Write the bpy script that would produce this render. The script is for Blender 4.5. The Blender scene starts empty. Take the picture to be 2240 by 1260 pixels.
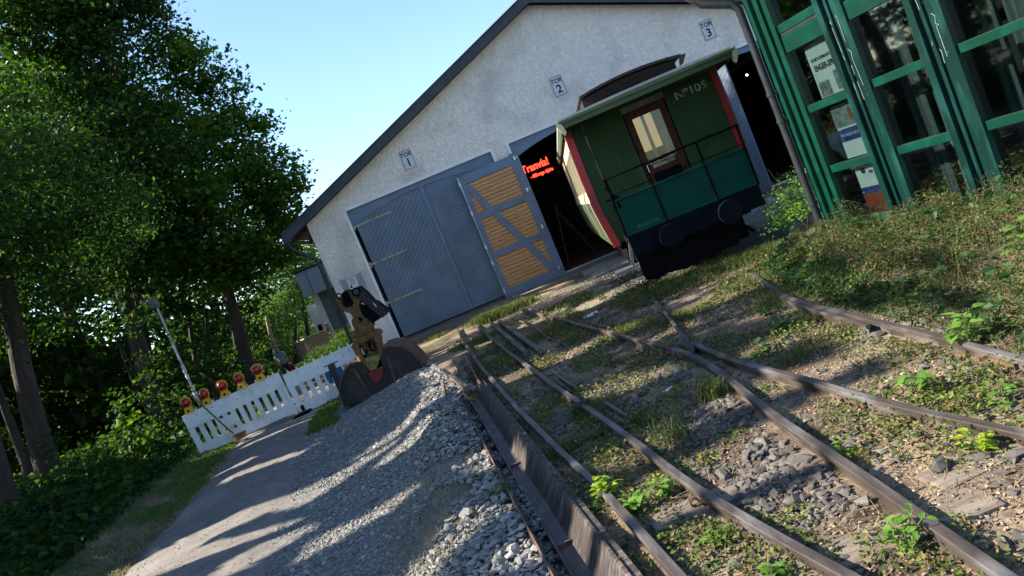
import bpy, bmesh, math, random
import numpy as np
from mathutils import Vector, Matrix
from mathutils.geometry import tessellate_polygon
rnd = random.Random(7); rng = np.random.default_rng(7)
R_ = math.radians
scene = bpy.context.scene
C = scene.collection
# ---------------------------------------------------------------- camera
F = 1650.0; ROLL = R_(22.6); EYE = 1.65; PITCH = math.atan(125 / F)
cam_d = bpy.data.cameras.new('camera'); cam = bpy.data.objects.new('camera', cam_d); C.objects.link(cam)
cam_d.sensor_width = 36; cam_d.lens = 36 * F / 2240; cam_d.clip_start = 0.05; cam_d.clip_end = 2000
cam.matrix_world = Matrix.Translation((0, 0, EYE)) @ Matrix.Rotation(math.pi / 2 - PITCH, 4, 'X') @ Matrix.Rotation(-ROLL, 4, 'Z')
scene.camera = cam
# ---------------------------------------------------------------- light
EL, AZ = R_(36), R_(4)
SUN = Vector((-math.cos(EL) * math.cos(AZ), math.cos(EL) * math.sin(AZ), math.sin(EL)))
w = bpy.data.worlds.new('World'); scene.world = w; w.use_nodes = True
sky = w.node_tree.nodes.new('ShaderNodeTexSky'); sky.sky_type = 'NISHITA'; sky.sun_disc = False
sky.sun_elevation = EL; sky.sun_rotation = math.atan2(SUN.x, SUN.y); sky.air_density = 1.0; sky.dust_density = 0.6; sky.ozone_density = 1.2
bg = w.node_tree.nodes['Background']; bg.inputs[1].default_value = 0.095
tint = w.node_tree.nodes.new('ShaderNodeMixRGB'); tint.blend_type = 'MULTIPLY'; tint.inputs[0].default_value = 1; tint.inputs[2].default_value = (.86, .97, 1.08, 1)
w.node_tree.links.new(sky.outputs[0], tint.inputs[1]); w.node_tree.links.new(tint.outputs[0], bg.inputs[0])
sd = bpy.data.lights.new('sun', 'SUN'); sd.energy = 5.0; sd.angle = R_(0.5); sd.color = (1, .91, .78)
so = bpy.data.objects.new('sun', sd); C.objects.link(so); so.rotation_euler = SUN.to_track_quat('Z', 'Y').to_euler()
scene.view_settings.view_transform = 'Standard'; scene.view_settings.look = 'None'
scene.view_settings.exposure = 1.68; scene.view_settings.gamma = 1

# ---------------------------------------------------------------- pixel -> place helpers
def ray(x, y):
    dx = x - 1120; dy = y - 630
    u = dx * math.cos(ROLL) - dy * math.sin(ROLL); v = dx * math.sin(ROLL) + dy * math.cos(ROLL)
    return np.array([u, F * math.cos(PITCH) - v * math.sin(PITCH), -F * math.sin(PITCH) - v * math.cos(PITCH)])
def G(x, y, z=0.0):
    r = ray(x, y); t = (z - EYE) / r[2]; return (r[0] * t, r[1] * t, z)
def W(x, y, Y):
    r = ray(x, y); t = Y / r[1]; return (r[0] * t, Y, r[2] * t + EYE)

# ---------------------------------------------------------------- materials
def mat(name, c1, c2=None, scale=6.0, rough=.7, bump=0.0, bscale=None, metal=0.0, detail=6, stain=None, sscale=1.5, samt=.5, stretch=(1, 1, 1), emit=None, spec=.4, coat=0):
    m = bpy.data.materials.new(name); m.use_nodes = True; nt = m.node_tree; N = nt.nodes; L = nt.links
    b = N['Principled BSDF']; b.inputs['Roughness'].default_value = rough; b.inputs['Metallic'].default_value = metal
    b.inputs['Specular IOR Level'].default_value = spec; b.inputs['Coat Weight'].default_value = coat
    tc = N.new('ShaderNodeTexCoord'); mp = N.new('ShaderNodeMapping'); mp.inputs['Scale'].default_value = stretch
    L.new(tc.outputs['Object'], mp.inputs[0])
    def noise(s, d=detail):
        n = N.new('ShaderNodeTexNoise'); n.inputs['Scale'].default_value = s; n.inputs['Detail'].default_value = d; L.new(mp.outputs[0], n.inputs[0]); return n
    c2 = c2 or tuple(x * .75 for x in c1)
    n = noise(scale); r = N.new('ShaderNodeValToRGB'); r.color_ramp.elements[0].position = .33; r.color_ramp.elements[1].position = .67
    r.color_ramp.elements[0].color = (*c2, 1); r.color_ramp.elements[1].color = (*c1, 1); L.new(n.outputs[0], r.inputs[0]); out = r.outputs[0]
    if stain:
        n2 = noise(sscale); r2 = N.new('ShaderNodeValToRGB'); r2.color_ramp.elements[0].position = .5; r2.color_ramp.elements[1].position = .68
        mx = N.new('ShaderNodeMixRGB'); L.new(n2.outputs[0], r2.inputs[0]); ml = N.new('ShaderNodeMath'); ml.operation = 'MULTIPLY'; ml.inputs[1].default_value = samt
        L.new(r2.outputs[0], ml.inputs[0]); L.new(ml.outputs[0], mx.inputs[0]); L.new(out, mx.inputs[1]); mx.inputs[2].default_value = (*stain, 1); out = mx.outputs[0]
    L.new(out, b.inputs['Base Color'])
    if bump:
        n3 = noise(bscale or scale * 3, 4); bp = N.new('ShaderNodeBump'); bp.inputs['Strength'].default_value = 1; bp.inputs['Distance'].default_value = bump
        L.new(n3.outputs[0], bp.inputs['Height']); L.new(bp.outputs[0], b.inputs['Normal'])
    if emit:
        b.inputs['Emission Color'].default_value = (*emit[0], 1); b.inputs['Emission Strength'].default_value = emit[1]
    return m
def leafmat(name, cols, trans=.35, rough=.5):
    m = bpy.data.materials.new(name); m.use_nodes = True; nt = m.node_tree; N = nt.nodes; L = nt.links
    b = N['Principled BSDF']; b.inputs['Roughness'].default_value = rough; b.inputs['Specular IOR Level'].default_value = .14
    g = N.new('ShaderNodeNewGeometry'); r = N.new('ShaderNodeValToRGB'); L.new(g.outputs['Random Per Island'], r.inputs[0])
    e = r.color_ramp.elements; e[0].color = (*cols[0], 1); e[1].color = (*cols[-1], 1)
    for i, c in enumerate(cols[1:-1]):
        k = e.new((i + 1) / (len(cols) - 1)); k.color = (*c, 1)
    L.new(r.outputs[0], b.inputs['Base Color'])
    t = N.new('ShaderNodeBsdfTranslucent'); hs = N.new('ShaderNodeMixRGB'); hs.blend_type = 'MULTIPLY'; hs.inputs[0].default_value = 1; hs.inputs[2].default_value = (1.5, 1.7, .6, 1)
    L.new(r.outputs[0], hs.inputs[1]); L.new(hs.outputs[0], t.inputs[0])
    mx = N.new('ShaderNodeMixShader'); mx.inputs[0].default_value = trans; L.new(b.outputs[0], mx.inputs[1]); L.new(t.outputs[0], mx.inputs[2])
    L.new(mx.outputs[0], N['Material Output'].inputs[0])
    return m
def stonemat(name, cols, rough=.9):
    m = leafmat(name, cols, 0, rough); nt = m.node_tree
    nt.links.new(nt.nodes['Principled BSDF'].outputs[0], nt.nodes['Material Output'].inputs[0]); return m

M = {}
M['render'] = mat('render_wall', (.87, .78, .68), (.71, .635, .555), 9, .95, .045, 15, stain=(.46, .42, .37), sscale=.8, samt=.65)
M['trim'] = mat('pale_trim', (.82, .82, .82), (.7, .7, .7), 3, .7)
M['blue'] = mat('blue_grey_paint', (.15, .195, .255), (.115, .152, .205), 2.2, .65, .002, 40, stain=(.12, .135, .17), sscale=1.3, samt=.8)
M['blue2'] = mat('blue_grey_frame', (.15, .20, .275), (.125, .17, .235), 3, .6, .002, 30, stain=(.12, .13, .15), sscale=2, samt=.5)
M['pine'] = mat('pine_boards', (.62, .33, .135), (.50, .25, .095), 3, .6, .001, 20, stretch=(.6, 1, 6), stain=(.30, .12, .04), sscale=9, samt=.55)
M['dark_trim'] = mat('slate_trim', (.05, .055, .065), (.03, .033, .04), 4, .6)
M['roofing'] = mat('roofing', (.10, .08, .07), (.06, .05, .045), 5, .8, .01)
M['zinc'] = mat('zinc', (.045, .052, .056), (.026, .032, .035), 6, .45, metal=.6)
M['strap'] = mat('pale_green_strap', (.33, .38, .27), (.24, .28, .2), 8, .7, stain=(.15, .09, .04), sscale=5, samt=.7)
M['steel'] = mat('bright_steel', (.55, .57, .6), (.4, .42, .45), 8, .35, metal=.8)
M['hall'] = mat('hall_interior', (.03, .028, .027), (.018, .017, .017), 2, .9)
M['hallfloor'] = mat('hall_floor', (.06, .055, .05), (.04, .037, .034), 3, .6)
M['concrete'] = mat('concrete', (.30, .29, .26), (.20, .195, .18), 8, .9, .01, 30, stain=(.12, .11, .09), sscale=3, samt=.6)
M['white'] = mat('white_plastic', (.84, .85, .86), (.74, .76, .78), 3, .45, stain=(.45, .44, .41), sscale=2.2, samt=.5)
M['paper'] = mat('white_sheet', (.62, .63, .64), (.56, .57, .58), 3, .6)
M['black'] = mat('black_paint', (.004, .004, .005), (.006, .006, .007), 9, .85, spec=.08)
M['ink'] = mat('black_lettering', (.01, .01, .012), (.01, .01, .012), 3, .7)
M['tgreen'] = mat('carriage_moss_green', (.046, .088, .034), (.040, .076, .03), 3, .7, .001, 20, stain=(.045, .075, .03), sscale=2, samt=.4, spec=.15)
M['tdark'] = mat('carriage_bottle_green', (.002, .062, .042), (.002, .052, .035), 3, .6, stain=(.003, .04, .03), sscale=2.5, samt=.5, spec=.12)
M['trim_green'] = mat('carriage_roof_green', (.075, .125, .045), (.06, .10, .04), 4, .5)
M['navy'] = mat('carriage_navy', (.003, .006, .012), (.002, .004, .008), 6, .8, .003, 18, spec=.1)
M['cream'] = mat('carriage_cream', (.62, .55, .36), (.52, .46, .30), 5, .45)
M['red'] = mat('carriage_red', (.42, .025, .03), (.33, .02, .025), 4, .4)
M['darkred'] = mat('worn_dark_red', (.20, .012, .016), (.11, .01, .012), 7, .6, stain=(.05, .02, .018), sscale=6, samt=.7)
M['orange'] = mat('orange_red', (.75, .13, .05), (.62, .1, .04), 4, .4)  # brighter copy of the carriage red, for the sunlit post edge
M['teal'] = mat('carriage_teal', (.05, .32, .24), (.04, .27, .2), 4, .4)
M['wood'] = mat('varnished_wood', (.11, .038, .014), (.06, .02, .009), 5, .6, .002, 20, stretch=(4, 4, 1), spec=.15)
M['weather'] = mat('weathered_boards', (.022, .015, .012), (.010, .008, .008), 5, .85, .01, 18, stretch=(1, 1, 4))
M['roofgrey'] = mat('carriage_roof_canvas', (.42, .44, .47), (.32, .34, .37), 4, .7)
M['faint_text'] = mat('faint_lettering', (.10, .18, .15), (.04, .10, .08), 30, .7)
M['glass'] = None
M['beige'] = mat('interior_cream', (.60, .50, .33), (.52, .43, .28), 3, .6, emit=((.55, .45, .28), .0))
M['silver_text'] = mat('silver_lettering', (.55, .58, .52), (.22, .26, .22), 12, .5)
M['rail'] = mat('rail_steel', (.095, .077, .068), (.052, .040, .034), 14, .42, .003, 50, stretch=(1, .25, 1), stain=(.19, .185, .18), sscale=7, samt=.8, metal=.3)
M['rust'] = mat('rusty_steel', (.13, .07, .05), (.055, .035, .03), 9, .75, .004, 40, stain=(.26, .19, .16), sscale=14, samt=.5, stretch=(1, .5, 1))
M['rust_streak'] = mat('streaked_rust', (.045, .034, .030), (.02, .016, .015), 12, .8, .006, 30, stain=(.20, .165, .14), sscale=9, samt=.6, stretch=(1, 2.5, .35))
M['rustdark'] = mat('dark_rust', (.065, .042, .038), (.035, .024, .024), 9, .6, .004, 40, stain=(.13, .10, .09), sscale=10, samt=.5, stretch=(1, .5, 1))
M['oldwood'] = mat('old_sleeper', (.19, .155, .12), (.10, .08, .062), 9, .9, .012, 25, stretch=(.5, 3, 1), stain=(.24, .21, .17), sscale=4, samt=.6)
M['yellow'] = mat('worn_yellow', (.18, .092, .016), (.10, .05, .011), 9, .65, .003, 40, stain=(.05, .032, .02), sscale=7, samt=.85)
M['ygreen'] = mat('worn_olive', (.24, .22, .045), (.15, .14, .04), 9, .6, stain=(.07, .05, .03), sscale=6, samt=.7)
M['bucket'] = mat('bucket_steel', (.018, .014, .014), (.010, .009, .009), 7, .6, .005, 30, stain=(.06, .034, .026), sscale=4, samt=.6)
M['bucketrim'] = mat('bucket_rim', (.085, .05, .038), (.05, .03, .025), 10, .6, .004, 30, stain=(.20, .14, .11), sscale=6, samt=.6, stretch=(1, 4, 1))
M['lampred'] = mat('red_lens', (.36, .006, .008), (.26, .005, .007), 30, .18, .002, 60, coat=.6)
M['lampyel'] = mat('yellow_plastic', (.72, .42, .02), (.62, .35, .02), 5, .4)
M['gf'] = mat('green_building_paint', (.001, .036, .022), (.001, .026, .016), 2, .28, stain=(.004, .07, .055), sscale=4, samt=.4, spec=.5, coat=.3)
M['gf2'] = mat('green_building_channel', (.001, .023, .019), (.001, .015, .013), 2.4, .3, stain=(.02, .11, .10), sscale=5, samt=.35, stretch=(1, 1, .3), spec=.5)
M['graf'] = mat('pale_marker', (.26, .38, .36), (.16, .26, .24), 20, .6)
M['housewhite'] = mat('white_house', (.68, .68, .68), (.6, .6, .6), 2, .8)
M['housegrey'] = mat('grey_cladding', (.27, .29, .33), (.24, .26, .30), 2, .7)
M['stonewall'] = mat('dark_stone', (.18, .185, .20), (.09, .095, .105), 14, .9, .03, 14, stretch=(1, 1, 3))
M['shedwood'] = mat('grey_boards', (.32, .27, .22), (.22, .185, .15), 3, .85, .01, 10, stretch=(.3, .3, 5))
M['bark'] = mat('bark', (.060, .045, .036), (.030, .023, .020), 8, .95, .03, 16, stretch=(1, 1, .25), stain=(.05, .055, .035), sscale=2, samt=.4)
M['barkpale'] = mat('pale_bark', (.36, .29, .2), (.2, .15, .1), 6, .95, .02, 14)
M['asphalt'] = mat('old_asphalt', (.20, .18, .16), (.13, .118, .108), 5, .95, .006, 130, stain=(.26, .235, .205), sscale=.8, samt=.7)
M['skin'] = mat('skin', (.45, .27, .2), (.42, .25, .18), 5, .6)
M['shirt'] = mat('grey_teal_shirt', (.30, .36, .38), (.24, .3, .32), 3, .9)
M['shoulder'] = mat('teal_cloth', (.05, .3, .32), (.04, .25, .27), 3, .9)
M['trouser'] = mat('dark_trousers', (.02, .025, .045), (.015, .02, .035), 3, .9)
M['hair'] = mat('hair', (.05, .03, .02), (.04, .025, .015), 5, .8)
M['bag'] = mat('red_bag', (.5, .02, .03), (.4, .02, .02), 5, .7)
M['bluep'] = mat('blue_plastic', (.012, .07, .24), (.01, .055, .19), 5, .45)
M['posterblue'] = mat('poster_blue', (.02, .035, .20), (.02, .03, .17), 5, .5)
M['posterred'] = mat('poster_red', (.28, .03, .02), (.22, .025, .02), 5, .5)
M['postergrey'] = mat('poster_photo', (.28, .30, .33), (.08, .08, .09), 14, .5)
M['curtain'] = mat('dark_curtain', (.16, .18, .18), (.07, .08, .085), 3, .9, stretch=(6, 6, .2))
M['yel_orange'] = mat('broom_bristle', (.4, .14, .06), (.3, .1, .04), 9, .9)
M['stick'] = mat('stick_wood', (.16, .10, .06), (.11, .07, .04), 9, .8)
M['lamphead'] = mat('lamp_head_grey', (.16, .17, .16), (.1, .11, .1), 7, .6)
M['pole'] = mat('galvanised_pole', (.36, .38, .40), (.26, .28, .30), 8, .4, metal=.6, stain=(.55, .55, .55), sscale=6, samt=.4)
M['neon'] = mat('red_neon', (.6, .02, .01), (.6, .02, .01), 3, .5, emit=((1, .035, .015), 2.2))
M['redlamp'] = mat('red_indicator', (.6, .1, .1), (.6, .1, .1), 3, .5, emit=((1, .45, .42), 4))
def glassmat(name, tint=(.62, .70, .69), refl=.10):
    m = bpy.data.materials.new(name); m.use_nodes = True; nt = m.node_tree; N = nt.nodes; L = nt.links
    N.remove(N['Principled BSDF']); t = N.new('ShaderNodeBsdfTransparent'); t.inputs[0].default_value = (*tint, 1)
    g = N.new('ShaderNodeBsdfGlossy'); g.inputs['Roughness'].default_value = .03; g.inputs[0].default_value = (.9, .95, .95, 1)
    lw = N.new('ShaderNodeLayerWeight'); lw.inputs[0].default_value = .5; pw = N.new('ShaderNodeMath'); pw.operation = 'POWER'; pw.inputs[1].default_value = 2.5; L.new(lw.outputs[1], pw.inputs[0]); ma = N.new('ShaderNodeMath'); ma.operation = 'MULTIPLY_ADD'; ma.inputs[1].default_value = .8; ma.inputs[2].default_value = refl; L.new(pw.outputs[0], ma.inputs[0])
    mx = N.new('ShaderNodeMixShader'); L.new(ma.outputs[0], mx.inputs[0]); L.new(t.outputs[0], mx.inputs[1]); L.new(g.outputs[0], mx.inputs[2])
    L.new(mx.outputs[0], N['Material Output'].inputs[0]); return m
M['glass'] = glassmat('window_glass')
M['glass2'] = glassmat('carriage_glass', (.9, .88, .8), .04)
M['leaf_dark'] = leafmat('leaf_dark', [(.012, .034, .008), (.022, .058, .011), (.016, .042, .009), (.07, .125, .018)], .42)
M['leaf_maple'] = leafmat('leaf_maple', [(.020, .054, .008), (.036, .090, .012), (.115, .19, .022), (.015, .040, .007)], .48)
M['leaf_beech'] = leafmat('leaf_beech', [(.013, .036, .009), (.022, .056, .010), (.06, .115, .017), (.010, .027, .007)], .4)
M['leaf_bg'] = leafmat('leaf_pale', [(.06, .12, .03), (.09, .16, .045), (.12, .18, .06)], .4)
M['leaf_hedge'] = leafmat('leaf_hedge', [(.05, .11, .015), (.09, .17, .02), (.06, .12, .02)], .4)
M['leaf_weed'] = leafmat('leaf_weed', [(.10, .20, .035), (.14, .26, .05), (.08, .17, .03)], .4)
M['leaf_yellow'] = leafmat('leaf_yellow', [(.28, .36, .03), (.20, .30, .03), (.36, .40, .04)], .4)
M['leaf_ground'] = leafmat('leaf_ground', [(.03, .06, .016), (.05, .10, .024), (.11, .16, .035), (.13, .075, .045), (.045, .075, .025), (.17, .17, .06), (.20, .14, .085)], .3)
M['leaf_rusty'] = leafmat('leaf_rusty', [(.10, .055, .045), (.05, .085, .025), (.15, .10, .055), (.07, .11, .03), (.13, .06, .055), (.20, .19, .07)], .3)
M['leaf_creep'] = leafmat('leaf_creep', [(.045, .10, .018), (.09, .16, .03), (.19, .22, .045), (.15, .09, .045), (.06, .12, .022), (.26, .21, .10), (.035, .07, .016), (.20, .14, .08)], .32)
M['leaf_bank'] = leafmat('leaf_bank', [(.025, .055, .015), (.045, .09, .022), (.08, .13, .03), (.06, .045, .028), (.03, .065, .02)], .3)
M['leaf_nettle'] = leafmat('leaf_nettle', [(.014, .045, .015), (.028, .072, .022), (.018, .048, .015), (.05, .11, .03)], .35)
M['grass'] = leafmat('grass_blade', [(.06, .13, .02), (.09, .17, .03), (.13, .17, .05), (.05, .11, .02)], .35)
M['tuft'] = leafmat('tuft_blade', [(.04, .085, .02), (.065, .115, .028), (.13, .14, .05), (.16, .13, .07), (.035, .07, .018)], .3)
M['lawn'] = leafmat('lawn_blade', [(.12, .22, .03), (.16, .27, .04), (.10, .2, .03)], .4)
M['straw'] = leafmat('straw', [(.28, .22, .13), (.2, .15, .09), (.35, .29, .18), (.12, .08, .05)], .15)
M['litter'] = leafmat('dry_litter', [(.34, .25, .16), (.20, .13, .08), (.45, .34, .24), (.12, .08, .05), (.36, .23, .17)], .1, .8)
M['gravel'] = stonemat('crushed_stone', [(.18, .178, .168), (.25, .245, .228), (.12, .118, .112), (.36, .35, .32), (.21, .20, .18), (.14, .135, .125)])
M['ballast'] = stonemat('dark_ballast', [(.075, .070, .066), (.11, .10, .09), (.05, .046, .045), (.16, .145, .122), (.09, .078, .068)])

# ---------------------------------------------------------------- object helpers
def tag(o, label=None, cat=None, group=None, kind=None):
    if label: o['label'] = label
    if cat: o['category'] = cat
    if group: o['group'] = group
    if kind: o['kind'] = kind
    return o
def empty(name, loc, label, cat, group=None, rz=0.0):
    o = bpy.data.objects.new(name, None); C.objects.link(o); o.location = loc; o.rotation_euler = (0, 0, rz); o.empty_display_size = .2
    return tag(o, label, cat, group)
def link_np(name, V, Fc, m, parent=None, smooth=False, n=4):
    V = np.asarray(V, np.float32); Fc = np.asarray(Fc, np.int32)
    me = bpy.data.meshes.new(name); me.vertices.add(len(V)); me.vertices.foreach_set('co', V.ravel())
    k = Fc.shape[1]; me.loops.add(Fc.size); me.loops.foreach_set('vertex_index', Fc.ravel())
    me.polygons.add(len(Fc)); me.polygons.foreach_set('loop_start', np.arange(0, Fc.size, k, dtype=np.int32))
    me.polygons.foreach_set('use_smooth', np.full(len(Fc), smooth)); me.update(calc_edges=True)
    me.materials.append(m); o = bpy.data.objects.new(name, me); C.objects.link(o)
    if parent: o.parent = parent
    return o
class MB:
    """collects shapes, links them as one mesh"""
    def __init__(s): s.V = []; s.F = []; s.MI = []; s.mi = 0
    def add(s, V, Fc):
        o = len(s.V); s.V += [tuple(v) for v in V]; s.F += [tuple(i + o for i in f) for f in Fc]; s.MI += [s.mi] * len(Fc); return s
    def box(s, a, b, M4=None, bev=0.0):
        x0, y0, z0 = [min(p, q) for p, q in zip(a, b)]; x1, y1, z1 = [max(p, q) for p, q in zip(a, b)]
        if bev:
            bm = bmesh.new(); bmesh.ops.create_cube(bm, size=1)
            for v in bm.verts: v.co = Vector(((x0 + x1) / 2 + v.co.x * (x1 - x0), (y0 + y1) / 2 + v.co.y * (y1 - y0), (z0 + z1) / 2 + v.co.z * (z1 - z0)))
            bmesh.ops.bevel(bm, geom=bm.edges[:], offset=bev, segments=2, affect='EDGES', profile=.7)
            bm.verts.index_update(); V = [v.co.copy() for v in bm.verts]; Fc = [[v.index for v in f.verts] for f in bm.faces]; bm.free()
        else:
            V = [Vector(p) for p in ((x0, y0, z0), (x1, y0, z0), (x1, y1, z0), (x0, y1, z0), (x0, y0, z1), (x1, y0, z1), (x1, y1, z1), (x0, y1, z1))]
            Fc = [(0, 3, 2, 1), (4, 5, 6, 7), (0, 1, 5, 4), (1, 2, 6, 5), (2, 3, 7, 6), (3, 0, 4, 7)]
        if M4: V = [M4 @ v for v in V]
        return s.add(V, Fc)
    def bar(s, p, q, wd, th, up=(0, 0, 1), bev=0.0):
        p = Vector(p); q = Vector(q); d = q - p; L = d.length; d.normalize(); u = Vector(up); sd_ = d.cross(u)
        if sd_.length < 1e-4: sd_ = d.cross(Vector((0, 1, 0)))
        sd_.normalize(); u = sd_.cross(d)
        m = Matrix((( d.x, sd_.x, u.x, p.x), (d.y, sd_.y, u.y, p.y), (d.z, sd_.z, u.z, p.z), (0, 0, 0, 1)))
        return s.box((0, -wd / 2, -th / 2), (L, wd / 2, th / 2), m, bev)
    def tube(s, pts, rad, n=8, cap=True):
        pts = [Vector(p) for p in pts]; rad = rad if hasattr(rad, '__len__') else [rad] * len(pts)
        V = []; Fc = []; nrm = None
        for i, p in enumerate(pts):
            t = (pts[min(i + 1, len(pts) - 1)] - pts[max(i - 1, 0)]).normalized()
            if nrm is None:
                nrm = t.cross(Vector((0, 0, 1)) if abs(t.z) < .9 else Vector((1, 0, 0))).normalized()
            nrm = (nrm - t * nrm.dot(t)).normalized(); b = t.cross(nrm)
            for k in range(n):
                a = 2 * math.pi * k / n; V.append(p + (nrm * math.cos(a) + b * math.sin(a)) * rad[i])
        for i in range(len(pts) - 1):
            for k in range(n):
                a = i * n + k; c = i * n + (k + 1) % n; Fc.append((a, c, c + n, a + n))
        if cap: Fc.append(tuple(range(n))[::-1]); Fc.append(tuple(range((len(pts) - 1) * n, len(pts) * n)))
        return s.add(V, Fc)
    def prism(s, poly, y0, y1, M4=None):
        """poly in (x,z), extruded along y"""
        n = len(poly); tri = tessellate_polygon([[Vector((a, b, 0)) for a, b in poly]])
        V = [Vector((a, y0, b)) for a, b in poly] + [Vector((a, y1, b)) for a, b in poly]
        Fc = [tuple(t) for t in tri] + [tuple(i + n for i in t[::-1]) for t in tri] + [(i, (i + 1) % n, (i + 1) % n + n, i + n) for i in range(n)]
        if M4: V = [M4 @ v for v in V]
        return s.add(V, Fc)
    def sweep(s, path, prof):
        """prof: list of (side, z) swept along horizontal polyline path"""
        V = []; Fc = []; n = len(prof)
        P = [Vector(p) for p in path]
        for i, p in enumerate(P):
            t = (P[min(i + 1, len(P) - 1)] - P[max(i - 1, 0)]); t.z = 0; t.normalize(); sdv = Vector((t.y, -t.x, 0))
            for a, b in prof: V.append(p + sdv * a + Vector((0, 0, b)))
        for i in range(len(P) - 1):
            for k in range(n):
                a = i * n + k; c = i * n + (k + 1) % n; Fc.append((a, c, c + n, a + n))
        tri = tessellate_polygon([[Vector((a, b, 0)) for a, b in prof]])
        o = (len(P) - 1) * n
        Fc += [tuple(t) for t in tri] + [tuple(i + o for i in t) for t in tri]
        return s.add(V, Fc)
    def build(s, name, m, parent=None, smooth=False, fix=True):
        me = bpy.data.meshes.new(name); me.from_pydata(s.V, [], s.F)
        ms = m if isinstance(m, (list, tuple)) else [m]
        for q in ms: me.materials.append(q)
        if len(ms) > 1:
            for i, p in enumerate(me.polygons): p.material_index = s.MI[i]
        if fix:
            bm = bmesh.new(); bm.from_mesh(me); bmesh.ops.recalc_face_normals(bm, faces=bm.faces[:]); bm.to_mesh(me); bm.free()
        if smooth:
            me.polygons.foreach_set('use_smooth', [True] * len(me.polygons))
            try: me.set_sharp_from_angle(angle=R_(40))
            except Exception: pass
        o = bpy.data.objects.new(name, me); C.objects.link(o)
        if parent: o.parent = parent
        return o
def text_mesh(name, txt, size, m, parent, M4, ext=.003, align='CENTER', xs=1.0, bold=0.0):
    cu = bpy.data.curves.new(name, 'FONT'); cu.body = txt; cu.size = size; cu.extrude = ext; cu.align_x = align; cu.align_y = 'CENTER'; cu.offset = bold; cu.resolution_u = 3
    t = bpy.data.objects.new(name + '_tmp', cu); C.objects.link(t); bpy.context.view_layer.update()
    me = bpy.data.meshes.new_from_object(t.evaluated_get(bpy.context.evaluated_depsgraph_get())); bpy.data.objects.remove(t)
    me.transform(M4 @ Matrix.Diagonal((xs, 1, 1, 1))); me.materials.clear(); me.materials.append(m); me.name = name
    o = bpy.data.objects.new(name, me); C.objects.link(o); o.parent = parent
    return o
FACE = Matrix.Rotation(math.pi / 2, 4, 'X')    # text upright, facing -Y
def T(x, y, z): return Matrix.Translation((x, y, z))
def smooth_path(pts, step=.25, amp=0.0):
    P = [Vector(p) for p in pts]; out = []
    for i in range(len(P) - 1):
        p0 = P[max(i - 1, 0)]; p1 = P[i]; p2 = P[i + 1]; p3 = P[min(i + 2, len(P) - 1)]
        n = max(2, int((p2 - p1).length / step))
        for k in range(n):
            t = k / n; out.append(.5 * ((2 * p1) + (-p0 + p2) * t + (2 * p0 - 5 * p1 + 4 * p2 - p3) * t * t + (-p0 + 3 * p1 - 3 * p2 + p3) * t ** 3))
    out.append(P[-1]); return out
def clip_rect(poly, x0, x1, z0, z1):
    for ax, lim, sg in ((0, x0, 1), (0, x1, -1), (1, z0, 1), (1, z1, -1)):
        out = []
        for i in range(len(poly)):
            a = poly[i]; b = poly[(i + 1) % len(poly)]; da = (a[ax] - lim) * sg; db = (b[ax] - lim) * sg
            if da >= 0: out.append(a)
            if (da >= 0) != (db >= 0):
                t = da / (da - db); out.append((a[0] + (b[0] - a[0]) * t, a[1] + (b[1] - a[1]) * t))
        poly = out
        if len(poly) < 3: return []
    return poly
def clip_half(poly, px, pz, nx, nz):
    out = []
    for i in range(len(poly)):
        a = poly[i]; b = poly[(i + 1) % len(poly)]; da = (a[0] - px) * nx + (a[1] - pz) * nz; db = (b[0] - px) * nx + (b[1] - pz) * nz
        if da >= 0: out.append(a)
        if (da >= 0) != (db >= 0):
            t = da / (da - db); out.append((a[0] + (b[0] - a[0]) * t, a[1] + (b[1] - a[1]) * t))
    return out

# value noise for terrain and masks
_tab = rng.random((256, 256))
def vnoise(x, y):
    x = np.asarray(x, float); y = np.asarray(y, float); xi = np.floor(x).astype(int); yi = np.floor(y).astype(int); fx = x - xi; fy = y - yi
    fx = fx * fx * (3 - 2 * fx); fy = fy * fy * (3 - 2 * fy); g = lambda a, b: _tab[a & 255, b & 255]
    return (g(xi, yi) * (1 - fx) + g(xi + 1, yi) * fx) * (1 - fy) + (g(xi, yi + 1) * (1 - fx) + g(xi + 1, yi + 1) * fx) * fy
def fbm(x, y, o=4):
    s = 0; a = .5
    for i in range(o): s = s + a * vnoise(x * 2 ** i + 17 * i, y * 2 ** i + 31 * i); a /= 2
    return s
def sstep(a, b, x): t = np.clip((x - a) / (b - a), 0, 1); return t * t * (3 - 2 * t)

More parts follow.
